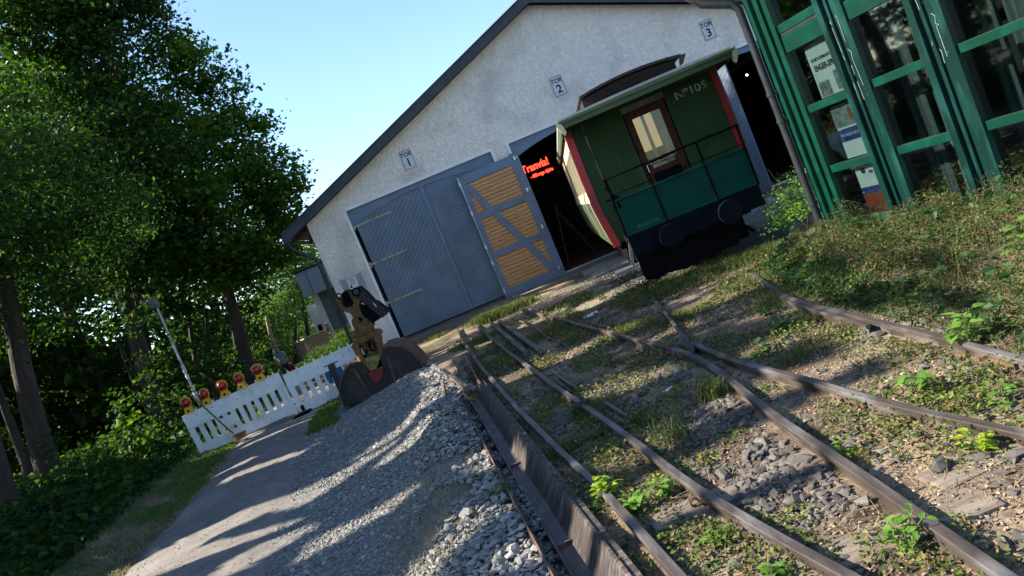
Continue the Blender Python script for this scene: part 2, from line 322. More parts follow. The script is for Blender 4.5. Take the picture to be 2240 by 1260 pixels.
# ---------------------------------------------------------------- sunlit gaps in the canopy: where the sun gets through
S = np.array(SUN); _e1 = np.array([0, 1, 0]) - S * S[1]; _e1 /= np.linalg.norm(_e1); _e2 = np.cross(S, _e1)
def sunproj(P): P = np.asarray(P); return np.stack([P @ _e1, P @ _e2], -1)
LIT = []
def lit(a, b, r): A = sunproj(np.array(a)); B = sunproj(np.array(b)); LIT.append((A, B, r * 1.3))
for a, b, z, r in [((1900, 980), (2240, 900), -.1, .3), ((1560, 1050), (1700, 1000), -.1, .15), ((2100, 1100), (2240, 1060), -.1, .25), ((1400, 1262), (1600, 1200), -.05, .12), ((400, 1200), (520, 1150), -.3, .1), ((860, 1000), (960, 950), -.2, .1), ((1880, 860), (2100, 790), 0, .2), ((1450, 1060), (1600, 1030), -.05, .12), ((330, 1235), (640, 1085), -.3, .20), ((300, 1262), (560, 1175), -.3, .13), ((528, 1040), (640, 996), -.3, .09), ((470, 1045), (540, 1012), -.3, .06),
                   ((560, 968), (700, 905), -.3, .12), ((650, 1075), (960, 910), -.2, .17), ((540, 1230), (610, 1190), -.3, .12), ((1000, 870), (960, 800), -.1, .06),
                   ((960, 1262), (1060, 1180), -.2, .10), ((1100, 830), (1110, 822), -.05, .10), ((1215, 790), (1350, 735), -.1, .16), ((1040, 765), (1060, 755), -.1, .10),
                   ((1270, 672), (1420, 600), -.05, .22), ((1130, 660), (1260, 625), -.05, .12), ((1590, 650), (1640, 630), -.1, .22),
                   ((1480, 1000), (1640, 1100), 0, .10), ((1130, 640), (1240, 610), 0, .1), ((1650, 860), (1760, 830), -.1, .14), ((1340, 850), (1420, 830), -.1, .1), ((1270, 1262), (1330, 1200), -.1, .1), ((1000, 740), (1100, 700), -.1, .12), ((2060, 1262), (2240, 1180), -.1, .2), ((1400, 1000), (1480, 960), -.1, .08), ((700, 1180), (860, 1120), -.25, .10), ((800, 860), (900, 830), -.2, .08), ((1600, 1075), (1750, 1010), -.1, .16), ((1760, 975), (2040, 880), -.1, .34), ((1880, 1050), (2180, 930), -.1, .34),
                   ((2030, 1120), (2240, 1010), -.1, .28), ((1950, 880), (2240, 800), -.1, .28), ((1560, 1230), (1800, 1130), -.1, .14), ((2190, 560), (2240, 560), .3, .25), ((1850, 700), (2240, 800), 0, .10), ((2170, 490), (2240, 400), .4, .32),
                   ((2100, 720), (2240, 650), .2, .28), ((1350, 1080), (1350, 1050), .1, .14), ((1400, 1150), (1640, 1240), -.05, .10), ((1180, 1180), (1220, 1240), 0, .10),
                   ((1440, 1080), (1500, 1060), .05, .12), ((1980, 1150), (2000, 1130), .1, .12), ((1830, 975), (1850, 960), .1, .12), ((1730, 440), (1790, 420), .5, .2),
                   ((1500, 1262), (1700, 1220), -.1, .12), ((1700, 760), (1760, 740), -.1, .1), ((2020, 820), (2060, 800), .1, .2), ((1090, 990), (1130, 1010), -.1, .05)]:
    lit(G(*a, z), G(*b, z), r)
# the carriage side and part of the green building front catch the sun as well
lit((1.75, 12.2, 1.9), (2.3, 16, 1.9), .75); lit((1.7, 12, 1.2), (2.2, 15, 1.2), .5)
for p in (((1840, 215), 7), ((1780, 90), 8), ((2130, 50), 6), ((1900, 150), 7)):
    q = W(*p[0], p[1]); lit(q, q, .10)
for a_, Y_, r_ in (((270, 935), 15.5, .4), ((255, 690), 18, .35), ((30, 60), 14, .5), ((480, 200), 22, .6), ((330, 130), 20, .5), ((600, 470), 22, .5), ((60, 420), 14, .25), ((170, 560), 15, .2)): q_ = W(*a_, Y_); lit(q_, q_, r_)
lit((-9.2, 30, .4), (-7.5, 30, .6), .7); lit((-9, 26, .8), (-5.6, 26, .8), .5); lit((-8.5, 29, -.8), (-6, 24, -.3), .7); lit((-11, 36, 3), (-8, 36, 2), 1.0)
def cull(P, grow=0.0):
    if not len(P): return np.zeros(0, bool)
    q = sunproj(P); jit = (vnoise(q[:, 0] * 3.1 + 9, q[:, 1] * 3.1) - .5) * .16; keep = np.ones(len(P), bool)
    for A, B, r in LIT:
        d = B - A; L2 = float(d @ d) + 1e-9; t = np.clip(((q - A) @ d) / L2, 0, 1); dd = np.linalg.norm(q - (A + t[:, None] * d), axis=1)
        keep &= dd > (r + grow + jit * min(1, r / .15))
    return keep

# ---------------------------------------------------------------- leaves
def leaves(P, size, flat=.0, asp=.62, up=None):
    """one folded four-corner leaf per point"""
    P = np.asarray(P); n = len(P); size = np.broadcast_to(size, (n,)) * rng.uniform(.65, 1.3, n)
    d = rng.normal(size=(n, 3)); d[:, 2] *= (1 - flat); d /= np.linalg.norm(d, axis=1)[:, None]
    nr = rng.normal(size=(n, 3)); nr[:, 2] += flat * 3; sd_ = np.cross(d, nr); sd_ /= np.linalg.norm(sd_, axis=1)[:, None] + 1e-9
    nn = np.cross(sd_, d); s = size[:, None]
    v = np.stack([P - d * s * .5, P + sd_ * s * asp * .5 + nn * s * .12 - d * s * .05, P + d * s * .5, P - sd_ * s * asp * .5 + nn * s * .12 - d * s * .05], 1).reshape(-1, 3)
    return v, np.arange(4 * n).reshape(n, 4)
def bladefaces(n): return (np.array([[0, 1, 2, 3], [3, 2, 4, 5]])[None] + (np.arange(n) * 6)[:, None, None]).reshape(-1, 4)
def blades(P, h, wd, lean=.35):
    P = np.asarray(P); n = len(P); h = np.broadcast_to(h, (n,)) * rng.uniform(.5, 1.3, n); a = rng.uniform(0, 2 * np.pi, n)
    dr = np.stack([np.cos(a), np.sin(a), np.zeros(n)], 1); sd_ = np.stack([-np.sin(a), np.cos(a), np.zeros(n)], 1); l = rng.uniform(0, lean, n)[:, None] * h[:, None]
    up = np.array([0, 0, 1.0]); H_ = h[:, None]; wv = np.broadcast_to(wd, (n,))[:, None]
    mid = P + dr * l * .4 + up * H_ * .6; tip = P + dr * l * 1.3 + up * H_ * (1 - .2 * l / H_)
    v = np.stack([P - sd_ * wv, P + sd_ * wv, mid + sd_ * wv * .8, mid - sd_ * wv * .8, tip + sd_ * wv * .1, tip - sd_ * wv * .1], 1).reshape(-1, 3)
    return v, bladefaces(n)
def cluster_pts(blobs, dens, spread=.32, per=26, shell=.55):
    out = []
    for (x, y, z, r, *q) in blobs:
        sq = q[0] if q else .8
        k = max(3, int(dens * r ** 2)); d = rng.normal(size=(k, 3)); d /= np.linalg.norm(d, axis=1)[:, None]
        rr = r * (shell + (1 - shell) * rng.random(k)) ** 1.0 * rng.uniform(.75, 1.12, k); c = d * rr[:, None] * [1, 1, sq] + [x, y, z]
        for cc in c:
            s = spread * rng.uniform(.5, 1.2); out.append(cc + rng.normal(size=(per, 3)) * [s, s, s * .45])
    return np.concatenate(out)
def tree(name, label, base, top, r0, blobs, lm, dens=26, per=26, size=.15, group=None, bark='bark', spread=.32, cat='tree', flat=.3, nolimb=False, cullit=True, lean=None):
    o = empty(name, base, label, cat, group); bx, by, bz = base
    P = cluster_pts(blobs, dens, spread, per)
    if cullit: P = P[cull(P, size * .42)]
    P = P[~((P[:, 0] > -5.2) & (P[:, 1] > 19.4) & (P[:, 2] < 4.2 + (P[:, 0] + 5.0) * .4) )]
    V, Fc = leaves(P - np.array(base), size, flat)
    mb = MB(); tx, ty, tz = top
    pts = []; N = 9
    for i in range(N):
        t = i / (N - 1); pts.append(((tx - bx) * t + .06 * math.sin(5 * t + bx), (ty - by) * t + .05 * math.cos(4 * t + by), -.3 + (tz - bz + .3) * t))
    rad = [r0 * (1 - .55 * i / (N - 1)) * (1.45 if i == 0 else 1.08 if i == 1 else 1) for i in range(N)]
    mb.tube(pts, rad, 10)
    if not nolimb:
        for b in blobs:
            k = rnd.randint(4, 7); s0 = Vector(pts[min(k, N - 1)]); e = Vector((b[0] - bx, b[1] - by, b[2] - bz)); mid = s0.lerp(e, .5) + Vector((0, 0, -.15 * (e - s0).length * .5))
            if (e - s0).length < 12: mb.tube([s0, s0.lerp(mid, .6), mid, e], [r0 * .32, r0 * .24, r0 * .17, r0 * .06], 6)
    mb.build('trunk', M[bark], o, True)
    link_np('crown', V, Fc, lm, o)
    return o
exec_parts = []
# ================================================================ SETTING: ground, path, hall floor
PR = np.array([G(x, y, -.3)[:2] for x, y in ((560, 1330), (595, 1262), (640, 1130), (650, 1060), (660, 990), (705, 900), (770, 850))] + [[-3.6, 22], [-6.2, 28], [-8.5, 40]])
PL = np.array([G(x, y, -.3)[:2] for x, y in ((200, 1330), (262, 1262), (330, 1180), (400, 1110), (455, 1048), (505, 985), (545, 945))] + [[-7.6, 22], [-10.4, 28], [-13, 40]])
PR = np.vstack([[PR[0][0] + .9, -10], PR]); PL = np.vstack([[PL[0][0] + .6, -10], PL])
def xpr(y): return np.interp(y, PR[:, 1], PR[:, 0]) + .10 * (vnoise(y * 1.3, y * 0 + 3) - .5) + .05 * (vnoise(y * 6, y * 0 + 5) - .5)
def xpl(y): return np.interp(y, PL[:, 1], PL[:, 0]) + .12 * (vnoise(y * 1.1, y * 0 + 8) - .5) + .06 * (vnoise(y * 5, y * 0 + 5) - .5)
def xch(y): return -.37 - .1355 * (np.asarray(y, float) - 3.64)
def xwall(y): return 4.0 + .2985 * (9.2 - np.asarray(y, float))
def gz(x, y):
    x = np.asarray(x, float); y = np.asarray(y, float)
    z = -.078 + .035 * (fbm(x * 1.6, y * 1.6) - .5) + .03 * (fbm(x * 9, y * 9, 2) - .4)
    z = np.where((y > 17.6) & (x > -4.3), -.14, z)
    xc = np.where(y < 11.5, xch(y), xch(11.5) + (y - 11.5) * -.25); t = sstep(0, 1, (xc - x) / np.maximum(.3, xc - xpr(y)))
    dr = -.3 + .02 * (fbm(x * 2, y * 2) - .5)
    hump = (.09 * sstep(5.5, 9, y) * (1 - sstep(11.5, 13.5, y)) + .03) * np.exp(-((x - xc + .38) / .32) ** 2) * (.6 + .8 * fbm(x * 2.2, y * 2.2))
    zl = -.11 * (1 - t) + dr * t + hump + .018 * (fbm(x * 7, y * 7, 3) - .5)
    z = np.where(x < xc, zl, z)
    z = z + np.where(x < xpl(y), .42 * sstep(0, 3.2, xpl(y) - x) * (1 - sstep(17, 26, y)) + .04 * (fbm(x * 3, y * 3) - .5), 0)
    z = np.where((x > xch(y) + .02) & (x < -.02 - .1335 * (y - 3.28)) & (y < 9.2), -.27 + .02 * fbm(x * 9, y * 9), z)
    z = z - .95 * sstep(19, 34, y) * sstep(3.8, 5.5, -x)
    xe = np.interp(y, [0, 4, 7.2, 9.5], [2.4, 2.45, 2.6, 3.1]); z = z + np.where((x > xe) & (y < 11), .10 * sstep(0, 1.6, x - xe), 0)
    z = z + 3.5 * sstep(15, 60, -x - 12) + 4 * sstep(55, 140, y)
    return z
def axis(spec):
    out = []
    for a, b, s in spec: out += list(np.arange(a, b, s))
    return np.array(out)
gx = axis([(-260, -60, 20), (-60, -20, 4), (-20, -7, .5), (-7, 5.5, .055), (5.5, 12, .4), (12, 60, 4), (60, 281, 20)])
gy = axis([(-60, -6, 6), (-6, 1, .5), (1, 10, .055), (10, 18, .12), (18, 40, .5), (40, 100, 4), (100, 321, 20)])
XX, YY = np.meshgrid(gx, gy); ZZ = gz(XX, YY)
nx, ny = len(gx), len(gy); idx = np.arange(nx * ny).reshape(ny, nx)
quads = np.stack([idx[:-1, :-1], idx[:-1, 1:], idx[1:, 1:], idx[1:, :-1]], -1).reshape(-1, 4)
m = bpy.data.materials.new('ground_soil'); m.use_nodes = True; nt = m.node_tree; N = nt.nodes; L = nt.links; b = N['Principled BSDF']; b.inputs['Roughness'].default_value = .95; b.inputs['Specular IOR Level'].default_value = .2
tc = N.new('ShaderNodeTexCoord'); at = N.new('ShaderNodeAttribute'); at.attribute_name = 'cover'; sep = N.new('ShaderNodeSeparateColor'); L.new(at.outputs['Color'], sep.inputs[0])
def _ns(s, d=6, r=.6):
    n = N.new('ShaderNodeTexNoise'); n.inputs['Scale'].default_value = s; n.inputs['Detail'].default_value = d; n.inputs['Roughness'].default_value = r; L.new(tc.outputs['Object'], n.inputs[0]); return n.outputs[0]
def _rmp(src, *st):
    r = N.new('ShaderNodeValToRGB'); e = r.color_ramp.elements; e[0].position, e[0].color = st[0][0], (*st[0][1], 1); e[1].position, e[1].color = st[-1][0], (*st[-1][1], 1)
    for p_, c_ in st[1:-1]: k = e.new(p_); k.color = (*c_, 1)
    L.new(src, r.inputs[0]); return r.outputs[0]
def _mx(f, a, b_): q = N.new('ShaderNodeMixRGB'); L.new(f, q.inputs[0]); L.new(a, q.inputs[1]); L.new(b_, q.inputs[2]); return q.outputs[0]
soil = _rmp(_ns(7, 9, .75), (.3, (.035, .026, .018)), (.5, (.085, .065, .046)), (.62, (.15, .118, .082)), (.75, (.06, .048, .036)))
vo = N.new('ShaderNodeTexVoronoi'); vo.inputs['Scale'].default_value = 34; L.new(tc.outputs['Object'], vo.inputs[0])
soil = _mx(_rmp(_ns(.9, 5, .6), (.45, (0, 0, 0)), (.6, (1, 1, 1))), soil, _rmp(_ns(26, 8, .75), (.3, (.05, .037, .027)), (.5, (.25, .19, .13)), (.7, (.42, .33, .235))))
grv = _rmp(vo.outputs['Color'], (.1, (.085, .084, .08)), (.5, (.16, .158, .15)), (.9, (.25, .245, .23)))
grs = _rmp(_ns(5, 8, .7), (.35, (.05, .08, .02)), (.55, (.085, .12, .035)), (.7, (.10, .095, .05)))
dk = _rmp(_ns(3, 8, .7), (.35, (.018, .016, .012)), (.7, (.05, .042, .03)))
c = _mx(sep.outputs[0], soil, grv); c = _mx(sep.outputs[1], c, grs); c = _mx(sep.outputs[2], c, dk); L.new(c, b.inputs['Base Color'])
bp = N.new('ShaderNodeBump'); bp.inputs['Distance'].default_value = .02; bp.inputs['Strength'].default_value = .9; L.new(_ns(38, 6, .7), bp.inputs['Height']); L.new(bp.outputs[0], b.inputs['Normal'])
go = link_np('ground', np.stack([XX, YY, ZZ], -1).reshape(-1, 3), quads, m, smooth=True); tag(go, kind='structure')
xcg = np.where(YY < 11.5, xch(YY), -1.43 + (YY - 11.5) * -.25); nz = fbm(XX * 2.3, YY * 2.3)
mg = sstep(-.04, .06, xcg - XX) * sstep(-.25, 0, XX - xpr(YY)) * (YY < 17.5); mg = np.maximum(mg * sstep(.22, .36, nz + .1 * (YY < 15)), sstep(13.5, 15, YY) * sstep(1.2, 1.8, XX) * (1 - sstep(17, 18, YY)) * .8); mg = np.clip(mg, 0, 1)
mgr = np.where(XX < xpl(YY), sstep(0, .2, xpl(YY) - XX) * (1 - sstep(1.2, 2.4, xpl(YY) - XX)) * sstep(.35, .6, nz + .1 * sstep(11, 13, YY)), 0); mgr = np.maximum(mgr, sstep(19.5, 22, YY) * (XX < xpl(YY) + 9) * (XX > -13 - .45 * np.maximum(0, YY - 30)) * (XX < -3) * (np.abs(XX - (xpl(YY) + xpr(YY)) / 2) > .9)); mgr = np.maximum(mgr, sstep(30, 34, YY)); mgr = np.maximum(mgr, .55 * sstep(.50, .64, nz) * (XX > xcg) * (YY > 5))
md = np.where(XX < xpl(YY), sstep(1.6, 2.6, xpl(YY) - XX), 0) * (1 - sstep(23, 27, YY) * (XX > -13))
md = np.maximum(md, sstep(1.5, 1.9, XX) * (1 - sstep(4.2, 4.8, XX)) * sstep(10.2, 10.9, YY) * (1 - sstep(15.5, 17, YY))); mg = mg * (1 - md); mgr = mgr * (1 - .7 * md)  # dark patch under the carriage paints its shadow into the ground colour
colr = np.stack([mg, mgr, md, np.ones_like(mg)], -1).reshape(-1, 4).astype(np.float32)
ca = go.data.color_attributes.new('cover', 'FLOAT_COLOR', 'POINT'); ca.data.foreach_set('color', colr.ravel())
# path sheet following the terrain
ys = axis([(-8, 3, .5), (3, 16, .1), (16, 40, .5)]); V = []; K = 14
for y in ys:
    a, b_ = float(xpl(y)), float(xpr(y))
    for k in range(K + 1):
        x = a + (b_ - a) * k / K; V.append((x, y, float(gz(x, y)) - .012 + .044 * math.sin(math.pi * k / K) ** .5))
ii = np.arange(len(ys) * (K + 1)).reshape(len(ys), K + 1); qf = np.stack([ii[:-1, :-1], ii[:-1, 1:], ii[1:, 1:], ii[1:, :-1]], -1).reshape(-1, 4)
tag(link_np('path', V, qf, M['asphalt'], smooth=True), kind='structure')
# paved strip in front of the gates
pv = MB(); pv.box((-4.3, 18.9, -.3), (11, 20.0, -.05)); tag(pv.build('threshold_kerb', M['oldwood']), kind='structure')
pv = MB()
for i in range(9):
    for j in range(14):
        if rnd.random() < .93: pv.box((1.75 + j * .33 + (i % 2) * .16, 16.4 + i * .27, -.3), (2.07 + j * .33 + (i % 2) * .16, 16.66 + i * .27, -.055 + rnd.uniform(-.006, .006)))
tag(pv.build('paving', M['concrete']), kind='structure')

# ================================================================ ENGINE SHED
X0, XR, X1 = -4.34, 3.2, 10.75; EZ, SL = 3.75, .40; RZ = EZ + (XR - X0) * SL; GY = 20.0; DEP = 13.0
shed = empty('engine_shed', (XR, GY, 0), 'white rendered gabled engine shed with three blue-grey gate openings', 'building')
def sh(x): return x - XR
gates = [(-3.25, .85), (1.36, 5.04), (5.45, 9.5)]; GT = 3.67
wb = MB()
# front wall with openings: piers and gable, 0.3 thick
def pier(a, b_, top=GT): wb.box((sh(a), 0, -.3), (sh(b_), .3, top))
pier(X0, gates[0][0]); pier(gates[0][1], gates[1][0]); pier(gates[1][1], gates[2][0]); pier(gates[2][1], X1)
wb.prism([(sh(X0), GT), (sh(X1), GT), (sh(X1), EZ), (0, RZ), (sh(X0), EZ)], 0, .3)
wb.box((sh(X0), .3, -1.2), (sh(X0) + .3, DEP, EZ)); wb.box((sh(X1) - .3, .3, -.3), (sh(X1), DEP, EZ)); wb.box((sh(X0), DEP, -1.2), (sh(X1), DEP + .3, EZ))
wb.prism([(sh(X0), EZ), (sh(X1), EZ), (0, RZ)], DEP, DEP + .3)
wb.build('wall', M['render'], shed)
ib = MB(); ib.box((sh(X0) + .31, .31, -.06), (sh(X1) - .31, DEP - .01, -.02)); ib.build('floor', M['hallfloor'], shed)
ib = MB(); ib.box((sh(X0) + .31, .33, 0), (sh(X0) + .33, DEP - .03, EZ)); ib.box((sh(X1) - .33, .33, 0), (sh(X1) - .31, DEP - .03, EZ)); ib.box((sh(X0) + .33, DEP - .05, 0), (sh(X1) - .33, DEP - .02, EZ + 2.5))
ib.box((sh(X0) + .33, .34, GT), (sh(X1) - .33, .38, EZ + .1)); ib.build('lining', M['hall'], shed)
rf = MB(); OV = .63; ov = .32
for sg in (-1, 1):
    e = (XR - X0 + OV) * sg; zE = EZ - OV * SL + .06
    rf.prism([(0, RZ + .06), (e, zE), (e, zE + .13), (0, RZ + .19)], -ov, DEP + .5)
rf.build('roof', M['roofing'], shed)
vb = MB()
for sg in (-1, 1):
    e = (XR - X0 + OV) * sg; zE = EZ - OV * SL
    vb.prism([(0, RZ - .04), (e * 1.0, zE - .04), (e * 1.0, zE + .22), (0, RZ + .22)], -ov - .03, -ov - .005)
    vb.prism([(0, RZ + .2), (e, zE + .2), (e, zE + .235), (0, RZ + .235)], -ov - .06, -ov + .06)
vb.build('bargeboard', M['dark_trim'], shed)
for k in range(7):
    rb = MB(); y = .3 + k * 2; e = -(XR - X0 + OV) + .02; zE = EZ - OV * SL
    rb.prism([(e, zE - .06), (sh(X0) - .002, EZ - .06), (sh(X0) - .002, EZ + .04), (e, zE + .04)], y, y + .08); rb.build('rafter', M['dark_trim'], shed)
gt = MB(); gx0 = sh(X0) - OV - .07; n = 8
prof = [(.07 * math.cos(math.pi + math.pi * i / n), .07 * math.sin(math.pi + math.pi * i / n)) for i in range(n + 1)] + [(.06 * math.cos(2 * math.pi - math.pi * i / n), .06 * math.sin(2 * math.pi - math.pi * i / n)) for i in range(n + 1)]
gt.prism([(gx0 + a, EZ - OV * SL + .03 + b_) for a, b_ in prof], -ov - .1, DEP + .5); gt.build('gutter', M['zinc'], shed, True)
dp = MB(); P_ = [W(628, 532, GY - .2), W(641, 548, GY - .2), W(690, 566, GY - .06), W(700, 582, GY - .06), W(735, 670, GY - .06), W(764, 735, GY - .06), W(778, 768, GY - .06)]
dp.tube([(p[0] - XR, p[1] - GY, p[2]) for p in P_], .05, 10); dp.build('downpipe', M['zinc'], shed, True)
for a, b_ in gates:
    tb = MB(); q = .07
    tb.box((sh(a) - q, -.03, -.05), (sh(a), .2, GT + q)); tb.box((sh(b_), -.03, -.05), (sh(b_) + q, .2, GT + q)); tb.box((sh(a), -.03, GT), (sh(b_), .2, GT + q)); tb.build('gate_surround', M['trim'], shed)
    hb = MB(); n = 14; lo = []
    for i in range(n + 1):
        t = i / n; lo.append((sh(a) + (b_ - a) * t, GT - .42 + .28 * (1 - (2 * t - 1) ** 2)))
    hb.prism([(sh(a), GT), *lo, (sh(b_), GT)], .03, .09); hb.build('gate_head', M['blue2'], shed)
def leaf_planks(mb, x0, x1, z0, z1, sgn, y0, y1, pw=.105, gap=.007):
    for k in range(-60, 120):
        cx = x0 + k * pw * math.sqrt(2); s = sgn
        A = [(cx, z0 - .1), (cx + (pw - gap) * math.sqrt(2), z0 - .1), (cx + (pw - gap) * math.sqrt(2) + s * 5, z0 + 4.9), (cx + s * 5, z0 + 4.9)]
        A = clip_rect(A, x0, x1, z0, z1)
        if len(A) >= 3: mb.prism(A, y0 + rnd.uniform(-.0025, .0025), y1)
# Tor 1: two closed leaves with chevron boards
def chev_leaf(x0, x1, ztopL, ztopR, sgn, name='gate_leaf'):
    lb = MB(); lb.box((sh(x0), .07, .02), (sh(x1), .10, 3.62)); leaf_planks(lb, sh(x0) + .005, sh(x1) - .005, .03, 3.5, sgn, .045, .07)
    return lb.build(name, M['blue'], shed)
l1 = chev_leaf(-3.16, -1.24, 0, 0, 1); l2 = chev_leaf(-1.10, .82, 0, 0, -1)
pb = MB(); pb.box((sh(-1.24), .028, .02), (sh(-1.14), .07, 3.6)); pb.box((sh(-1.13), .035, .02), (sh(-1.10), .07, 3.6)); pb.build('meeting_post', M['blue2'], shed)
for z, ln in ((3.22, 1.05), (2.14, 1.02), (1.03, 1.0)):
    sb = MB(); sb.bar((sh(-3.2), .035, z), (sh(-3.2) + ln, .035, z + .0), .016, .055, bev=.004); sb.tube([(sh(-3.22), .02, z - .09), (sh(-3.22), .02, z + .07)], .025, 8); o = sb.build('hinge_strap', M['strap'], l1)
# Tor 2 left leaf folded right back against Tor 1
fx0, fx1, fz0, fz1 = sh(-.25), sh(1.47), -.06, 3.5
fl = MB(); Y0 = -.16; n = 10
def ztop(x): t = (x - fx0) / (fx1 - fx0); return 3.30 + .18 * (1 - t ** 2)*0 + (.20 * (1 - (t - .0) ** 2))
fb = MB(); tw = .17
fb.box((fx0, Y0, fz0), (fx0 + tw, Y0 + .06, 3.36)); fb.box((fx1 - tw * 1.35, Y0, fz0), (fx1, Y0 + .06, 3.40)); 
fb.prism([(fx0 + tw, 3.12), (fx1 - tw * 1.35, 3.12), (fx1 - tw * 1.35, 3.36), (fx0 + tw, 3.36)], Y0 + .002, Y0 + .058)
for z, h in ((fz0, .24), (1.05, .17), (2.12, .17)): fb.box((fx0 + tw, Y0 + .002, z), (fx1 - tw * 1.35, Y0 + .058, z + h))
fb.bar((fx0 + tw + .02, Y0 + .018, 3.06), (fx1 - tw * 1.35 - .05, Y0 + .018, .2), .045, .16, up=(0, 0, 1))
FL = fb.build('folded_gate_leaf', M['blue2'], shed); tag(FL, 'gate leaf folded open showing pine boards and grey frame')
bb = MB(); z = .02
while z < 3.12:
    x = fx0 + tw
    while x < fx1 - tw * 1.35:
        ln = rnd.choice((.5, .9, 1.4)); e = min(x + ln, fx1 - tw * 1.35); bb.box((x, Y0 + .03 + rnd.uniform(-.002, .004), z), (e - .004, Y0 + .055, z + .088)); x = e
    z += .1
bb.build('pine_boarding', M['pine'], FL)
for z in (.12, 1.28, 2.32, 3.2):
    hb = MB(); hb.box((fx1 - .14, Y0 - .03, z), (fx1 - .09, Y0 + .0, z + .11), bev=.008); hb.tube([(fx1 - .055, Y0 - .02, z + .03), (fx1 - .055, Y0 - .02, z + .09)], .02, 8); hb.build('hinge', M['steel'], FL)
cb = MB(); cb.tube([(fx0 + .03, Y0 - .02, .05), (fx0 + .03, Y0 - .02, 3.34)], .014, 6)
for z in (.1, .9, 1.35, 2.3, 3.1): cb.box((fx0 + .005, Y0 - .03, z), (fx0 + .055, Y0, z + .12))
cb.build('bolt_rod', M['steel'], FL)
# Tor 3 left leaf swung open towards the viewer; Tor 3 right leaf
def swing_leaf(hx, ang, wd, sgn):
    lb = MB(); Mx = Matrix.Translation((hx, -.03, 0)) @ Matrix.Rotation(ang, 4, 'Z')
    q = MB(); q.box((0, 0, .0), (wd, .05, 3.45)); leaf_planks(q, .01, wd - .01, .02, 3.42, sgn, -.025, 0); lb.add([Mx @ Vector(v) for v in q.V], q.F)
    return lb.build('gate_leaf', M['blue'], shed)
tag(swing_leaf(sh(5.48), R_(-38), 1.9, 1), 'gate leaf swung outwards with diagonal boards')
swing_leaf(sh(9.47), R_(-100), 1.9, -1)
rb = MB(); rb.box((sh(-3.1), -.02, -.12), (sh(.8), .02, -.0)); rb.build('bottom_beam', M['rust'], shed)
rb = MB(); rb.box((sh(1.4), -.05, -.05), (sh(5.0), .02, -.01)); rb.box((sh(5.5), -.05, -.05), (sh(9.4), .02, -.01)); rb.build('door_sill', M['steel'], shed)
# number signs
for px, py, dg, hgt, lb_ in ((892, 349, '1', .53, 'white TOR 1 number sign above the closed chevron boarded gate'), (1221, 188, '2', .53, 'white TOR 2 number sign above the green carriage'), (1548, 65, '3', .53, 'white TOR 3 number sign near the green glazed building')):
    p = W(px, py, GY); s_ = empty('number_sign', (p[0], GY - .005, p[2] - .26), lb_, 'sign', 'gate number signs on the gable')
    q = MB(); q.box((-.165, -.012, 0), (.165, 0, .52)); q.build('plate', M['paper'], s_)
    q = MB()
    for a, b_ in (((-.155, .01), (.155, .022)), ((-.155, .498), (.155, .51)), ((-.155, .022), (-.143, .498)), ((.143, .022), (.155, .498))): q.box((a[0], -.015, a[1]), (b_[0], -.0125, b_[1]))
    q.build('border', M['ink'], s_)
    text_mesh('lettering', 'TOR', .165, M['ink'], s_, T(0, -.014, .39) @ FACE, .002, xs=.88, bold=.004)
    text_mesh('numeral', dg, .30, M['ink'], s_, T(0, -.014, .17) @ FACE, .002, bold=.006)
# notice board
p = W(774, 622, GY); nb = empty('notice_board', (p[0], GY - .005, p[2] - .2), 'small grey notice board with a white printed sheet left of the first gate', 'notice board')
q = MB(); q.box((-.30, -.025, 0), (.30, 0, .42)); q.build('panel', M['housegrey'], nb)
q = MB()
for a, b_ in (((-.32, -.02), (.32, 0)), ((-.32, .42), (.32, .44)), ((-.32, 0), (-.30, .42)), ((.30, 0), (.32, .42))): q.box((a[0], -.035, a[1]), (b_[0], -.0, b_[1]))
q.build('frame', M['steel'], nb)
q = MB(); q.box((-.13, -.03, .0), (.12, -.026, .40)); sh_ = q.build('sheet', M['paper'], nb)
q = MB(); q.box((-.10, -.033, .12), (-.05, -.031, .20))
for k in range(7): q.box((-.09 + .03 * (k % 2), -.033, .36 - k * .025), (.09 - .02 * (k % 3), -.031, .367 - k * .025))
q.build('print', M['ink'], sh_)
# red light sign inside, lamps, stepladder
ns = empty('illuminated_sign', (2.15, 24, 2.7), 'glowing red lettering hanging in the dark behind the second gate', 'light sign')
text_mesh('lettering', 'Tranvía!', .34, M['neon'], ns, T(0, 0, .42) @ FACE, .01, bold=.006, xs=.82)
text_mesh('small_lettering', '- Milonga típica', .155, M['neon'], ns, T(.12, 0, .14) @ FACE, .008, bold=.004, xs=.8)
q = MB(); q.tube([(-.5, .04, .32), (-.5, .04, 2.6)], .004, 5); q.tube([(.5, .04, .32), (.5, .04, 2.6)], .004, 5); q.tube([(-.55, .04, .28), (.6, .04, .28)], .006, 5); q.build('hanger', M['black'], ns)
p = W(1634, 164, 24); il = empty('indicator_lamp', p, 'tiny glowing red lamp in the dark third gateway', 'lamp')
bm = bmesh.new(); bmesh.ops.create_icosphere(bm, subdivisions=2, radius=.035); me = bpy.data.meshes.new('bulb'); bm.to_mesh(me); bm.free(); me.materials.append(M['redlamp']); o = bpy.data.objects.new('bulb', me); C.objects.link(o); o.parent = il
q = MB(); q.tube([(0, 0, .03), (0, 0, .1)], .025, 8); q.tube([(0, 0, .1), (0, 0, 1.9)], .004, 5); q.build('cable', M['black'], il)
ld = empty('stepladder', (2.1, 22.3, -.02), 'folding metal stepladder standing inside the second gateway', 'stepladder')
q = MB()
for dy in (-.2, .02): q.bar((-.28, dy, 0), (0, dy, 1.75), .02, .03)
for k in range(6): q.bar((-.28 + .28 * (k + 1) / 7, -.2, 1.75 * (k + 1) / 7), (-.28 + .28 * (k + 1) / 7, .2, 1.75 * (k + 1) / 7), .03, .012)
q.build('front_frame', M['zinc'], ld)
q = MB()
